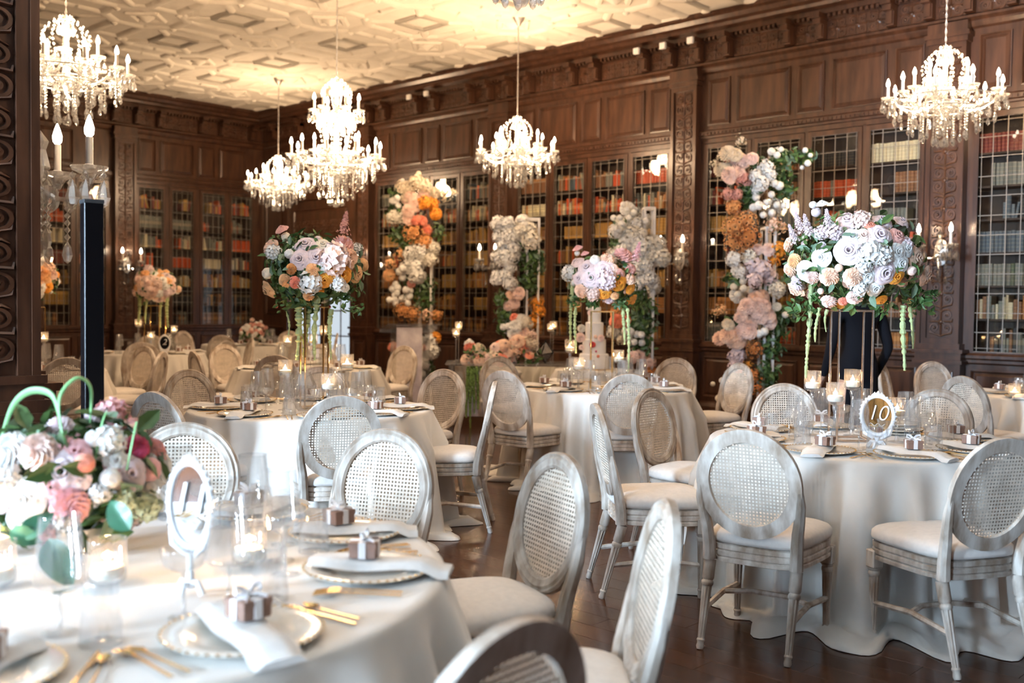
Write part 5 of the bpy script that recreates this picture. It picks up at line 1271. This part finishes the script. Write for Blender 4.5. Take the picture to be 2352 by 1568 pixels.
C4 += cvt([(1340,1060,60,c_,'peach'),(1430,1090,50,c_,'peach'),(1420,1180,66,h_,'lilac'),(1500,1090,50,d_,'tan'),(1540,1140,70,d_,'rust'),(1430,1275,34,c_,'coral'),(1380,1330,36,b_,'cream'),(1245,1385,22,b_,'ivory'),(1310,1360,26,b_,'white'),(1320,1425,32,b_,'ivory'),(1290,1490,36,b_,'ivory'),(1540,1330,70,s_p,'rust'),(1560,1420,60,s_p,'rust'),(1500,1250,45,s_p,'orange'),(1400,1250,50,h_,'lilac'),(1420,1500,60,h_,'white')], 3.136, 1240, 440)
F4 = cvt([(680,270,70),(760,260,60),(680,400,70),(420,520,60),(670,500,60),(430,560,60),(600,1150,60),(330,1130,50),(700,1380,60),(640,1500,70),(860,260,40),(500,300,50)], 3.136, 1580, 280)+[(1770, 800, 25), (1760, 860, 30), (1690, 760, 30)]
floral_column('large pale pink, white and rust flower tower beside the lilac centerpiece', 1730, 10.8, (1757, 1777), C4, F4, 104, 2.30)
# ------------------------------------------------------------------ head table, cake, lectern
p = at(1185, 830, 12.35)
ht = thing('head_table', 'clear acrylic head table covered with a peach garland', 'table', (p.x, p.y, 0), -YAW+.04)
obj('table_top', MB().cbox(-.85, .85, -.35, .35, .725, .75, .006).mesh('table_top', [ACRYL]), ht)
for sx in (-1, 1):
    for sy in (-1, 1): obj('leg', MB().cbox(sx*.78-.03, sx*.78+.03, sy*.29-.03, sy*.29+.03, 0, .725, .004).mesh('leg', [ACRYL]), ht)
obj('front_panel', MB().box(-.74, .74, -.31, -.30, .12, .72).mesh('front_panel', [MIRROR]), ht)
gt = thing('table_garland', 'peach and cream flower garland along the acrylic head table', 'garland', (p.x, p.y, .751), -YAW+.04, None)
g = random.Random(5); inv = gt.matrix_basis.inverted()
for k in range(70):
    u = g.uniform(0, 1); px = 1072+160*u; D = 12.15+g.uniform(-.12, .2); py = 808+14*math.sin(u*5)+g.uniform(-26, 30)
    q = at(px, py, D)
    if q.z < .775: q.z = .775+g.uniform(0, .05)
    bloom(gt, g.choice(('carn', 'rose', 'hyd', 'spray')), g.choice(('peach', 'blush', 'peach', 'cream', 'white', 'coral')), q, (-FW+Vector((g.uniform(-.4, .4), g.uniform(-.4, .4), .5))), g.uniform(.05, .085), g)
foliage(gt, 'foliage', [(at(1100, 815, 12.2), (.22, .15, .12)), (at(1160, 818, 12.2), (.25, .15, .10)), (at(1215, 822, 12.2), (.2, .15, .09))], 140, .07, (0, 1, 1), 9)
for i, (px, y0, y1) in enumerate(((1073, 845, 960), (1082, 845, 985), (1090, 845, 950), (1098, 842, 940), (1107, 845, 905))): strand(gt, at(px, y0, 11.85), (y1-y0)*11.85/FPX, .022, 40+i, mat('trailing_green', (.13, .22, .05), .7, var=.3, nscale=30) if i == 0 else bpy.data.materials['trailing_green'])
for i, (lb, px, D, st) in enumerate((('left tall candle on the acrylic head table', 1047, 12.4, .30), ('second tall candle at the left of the acrylic head table', 1053, 12.6, .38), ('tall candle on the right of the acrylic head table', 1264, 12.3, .38), ('tall twin candle on the right of the acrylic head table', 1270, 12.55, .40))):
    candle(lb, ontab(px, 830, D, .751), st)
# geometric glass box
gb = thing('geometric_terrarium', 'dark wire geometric glass box right of the head table garland', 'terrarium', ontab(1252, 830, 12.3, .751), .3)
vs = [(0, 0, 0), (.11, 0, .10), (0, .11, .13), (-.11, 0, .10), (0, -.11, .13), (0, 0, .27)]
es = [(0, 1), (0, 2), (0, 3), (0, 4), (1, 2), (2, 3), (3, 4), (4, 1), (5, 1), (5, 2), (5, 3), (5, 4)]
m = MB()
for a, b in es: m.tube([vs[a], vs[b]], .005, 5)
obj('wire_frame', m.mesh('wire_frame', [BLACKM]), gb)
obj('glass', MB().add([Vector(v)*.98 for v in vs], [(0, 1, 2), (0, 2, 3), (0, 3, 4), (0, 4, 1), (5, 2, 1), (5, 3, 2), (5, 4, 3), (5, 1, 4)]).mesh('glass', [GLASS]), gb)
# cake
p = at(1364, 840, 11.0)
ct = thing('cake_table', 'small round cake table in a white cloth, mostly hidden', 'table', (p.x, p.y, 0), 0)
obj('tablecloth', cloth_mesh(.42, 99), ct)
ck = thing('wedding_cake', 'tall white tiered cake with blush and red flowers', 'cake', (p.x, p.y, TH+.001), 0)
z = 0
obj('cake_board', MB().lathe([(0, 0), (.20, 0), (.20, .012), (0, .012)], 28).mesh('cake_board', [GOLD], 40), ck); z = .012
for r, hh in ((.16, .16), (.128, .16), (.098, .18), (.070, .17)):
    obj('tier', MB().lathe([(0, z), (r, z), (r, z+hh-.012), (r-.012, z+hh), (0, z+hh)], 32).mesh('tier', [CAKE], 40), ck); z += hh
inv = ck.matrix_basis.inverted()
for (x, y, r, kind, colr, D) in ((290, 1050, 34, 'carn', 'blush', 10.86), (300, 985, 28, 'carn', 'ivory', 10.9), (380, 1100, 22, 'rose', 'red', 10.82), (440, 1055, 24, 'carn', 'blush', 10.85), (365, 870, 22, 'rose', 'blush', 10.92), (400, 1045, 16, 'bud', 'peach', 10.86), (345, 840, 16, 'bud', 'ivory', 10.92), (420, 1185, 14, 'bud', 'coral', 10.82), (405, 1150, 10, 'bud', 'magenta', 10.82), (300, 1120, 20, 'rose', 'blush', 10.85)):
    bloom(ck, kind, colr, at(x/3.136+1240, y/3.136+440, D), -FW+Vector((0, 0, .3)), r/3.136*D/FPX, g)
# lectern
p = at(942, 800, 13.3)
lt = thing('lectern', 'clear acrylic lectern with a lilac marbled front', 'lectern', (p.x, p.y, 0), -YAW+.35)
obj('base', MB().cbox(-.30, .30, -.2, .2, 0, .03, .005).mesh('base', [ACRYL]), lt)
obj('front_panel', MB().box(-.22, .12, -.16, -.145, .03, 1.14).mesh('front_panel', [mat('marbled_print', (.78, .74, .80), .3, c2=(.45, .40, .50), nscale=5, det=8)]), lt)
for s_ in (-1, 1): obj('side_panel', MB().box(s_*.22-.008, s_*.22+.008, -.15, .16, .03, 1.12).mesh('side_panel', [ACRYL]), lt)
obj('reading_top', MB().add([(-.36, -.24, 1.17), (.36, -.24, 1.17), (.36, .22, 1.06), (-.36, .22, 1.06), (-.36, -.24, 1.19), (.36, -.24, 1.19), (.36, .22, 1.08), (-.36, .22, 1.08)], [(0, 3, 2, 1), (4, 5, 6, 7), (0, 1, 5, 4), (1, 2, 6, 5), (2, 3, 7, 6), (3, 0, 4, 7)]).mesh('reading_top', [ACRYL]), lt)
obj('lip', MB().box(-.36, .36, .21, .225, 1.06, 1.11).mesh('lip', [ACRYL]), lt)
# black post
p = at(212, 800, 4.0)
bp = thing('black_post', 'tall square black post behind the front flowers', 'post', (p.x, p.y, 0), -YAW+.62)
obj('column', MB().cbox(-.036, .036, -.036, .036, .02, 1.83, .003).mesh('column', [BLACKM]), bp)
obj('base', MB().cbox(-.16, .16, -.16, .16, 0, .02, .004).mesh('base', [BLACKM]), bp)
obj('cap', MB().cbox(-.038, .038, -.038, .038, 1.825, 1.84, .002).mesh('cap', [BLACKF]), bp)
# person in black, standing with the head behind the flowers
def person(label, px, D, rz):
    p = at(px, 800, D); t = thing('person', label, 'person', (p.x, p.y, 0), rz)
    J = [((0, 0, .95), .145), ((0, .01, 1.12), .135), ((0, .02, 1.30), .165), ((0, .01, 1.42), .12), ((0, .01, 1.50), .055), ((0, .03, 1.56), .062),
         ((.10, 0, .90), .10), ((.105, .01, .50), .068), ((.11, -.02, .09), .05), ((.11, .12, .04), .04), ((-.10, 0, .90), .10), ((-.105, .01, .50), .068), ((-.11, -.02, .09), .05), ((-.11, .12, .04), .04),
         ((.20, .01, 1.41), .065), ((.27, -.02, 1.14), .048), ((.24, .10, .92), .036), ((.23, .14, .84), .03), ((-.20, .01, 1.41), .065), ((-.27, -.02, 1.14), .048), ((-.22, .12, .97), .036), ((-.20, .18, .90), .03)]
    E_ = [(0, 1), (1, 2), (2, 3), (3, 4), (4, 5), (0, 6), (6, 7), (7, 8), (8, 9), (0, 10), (10, 11), (11, 12), (12, 13), (3, 14), (14, 15), (15, 16), (16, 17), (3, 18), (18, 19), (19, 20), (20, 21)]
    for base, hd in ((17, 1), (21, -1)):                              # five fingers on each hand
        b = Vector(J[base][0])
        for f in range(4):
            i = len(J); J.append((tuple(b+Vector((hd*(.012-.018*f)*.6, .02+.006*f, -.045))), .010)); J.append((tuple(b+Vector((hd*(.012-.018*f)*.6, .03+.006*f, -.085+.006*abs(f-1)))), .008)); E_ += [(base, i), (i, i+1)]
        i = len(J); J.append((tuple(b+Vector((-hd*.03, .03, -.02))), .011)); J.append((tuple(b+Vector((-hd*.035, .05, -.045))), .009)); E_ += [(base, i), (i, i+1)]
    me = bpy.data.meshes.new('body'); me.from_pydata([j[0] for j in J], E_, []); o = bpy.data.objects.new('body', me); col.objects.link(o)
    mo = o.modifiers.new('s', 'SKIN'); 
    for i, j in enumerate(J): me.skin_vertices[0].data[i].radius = (j[1], j[1]*.85); me.skin_vertices[0].data[i].use_root = (i == 0)
    o.modifiers.new('d', 'SUBSURF').levels = 2
    dg = bpy.context.evaluated_depsgraph_get(); dg.update(); em = bpy.data.meshes.new_from_object(o.evaluated_get(dg)); bpy.data.objects.remove(o)
    em.materials.clear(); em.materials.append(SUIT); em.materials.append(SKIN)
    for f in em.polygons:
        f.use_smooth = True; c = f.center
        if c.z > 1.49 or (abs(c.x) > .15 and c.z < .90): f.material_index = 1
    obj('body', em, t)
    hm = MB().lathe([(0, 1.50), (.045, 1.505), (.065, 1.55), (.076, 1.62), (.078, 1.67), (.065, 1.73), (.03, 1.765), (0, 1.77)], 18, (0, .03, 0), ell=(1, 1.2))
    hm.tube([(0, .115, 1.66), (0, .142, 1.615), (0, .12, 1.605)], [.008, .014, .010], 6)
    for s_ in (-1, 1): hm.lathe([(0, -.03), (.012, 0), (0, .03)], 6, (s_*.08, .03, 1.63))
    hd_ = obj('head', hm.mesh('head', [SKIN], 60), t)
    obj('hair', MB().lathe([(.070, 1.60), (.084, 1.64), (.086, 1.69), (.070, 1.75), (.035, 1.785), (0, 1.79)], 18, (0, .012, 0), ell=(1, 1.18)).mesh('hair', [HAIR], 60), t)
    for s_ in (-1, 1): obj('eye', MB().lathe([(0, -.009), (.009, 0), (0, .009)], 8, (s_*.03, .115, 1.645)).mesh('eye', [BLACKM], 60), t)
    obj('mouth', MB().tube([(-.022, .118, 1.575), (0, .125, 1.573), (.022, .118, 1.575)], .004, 5).mesh('mouth', [mat('lips', (.4, .15, .12), .5)], 60), t)
    return t
person('person dressed in black standing behind the lilac centerpiece', 1972, 8.1, -YAW+.3)
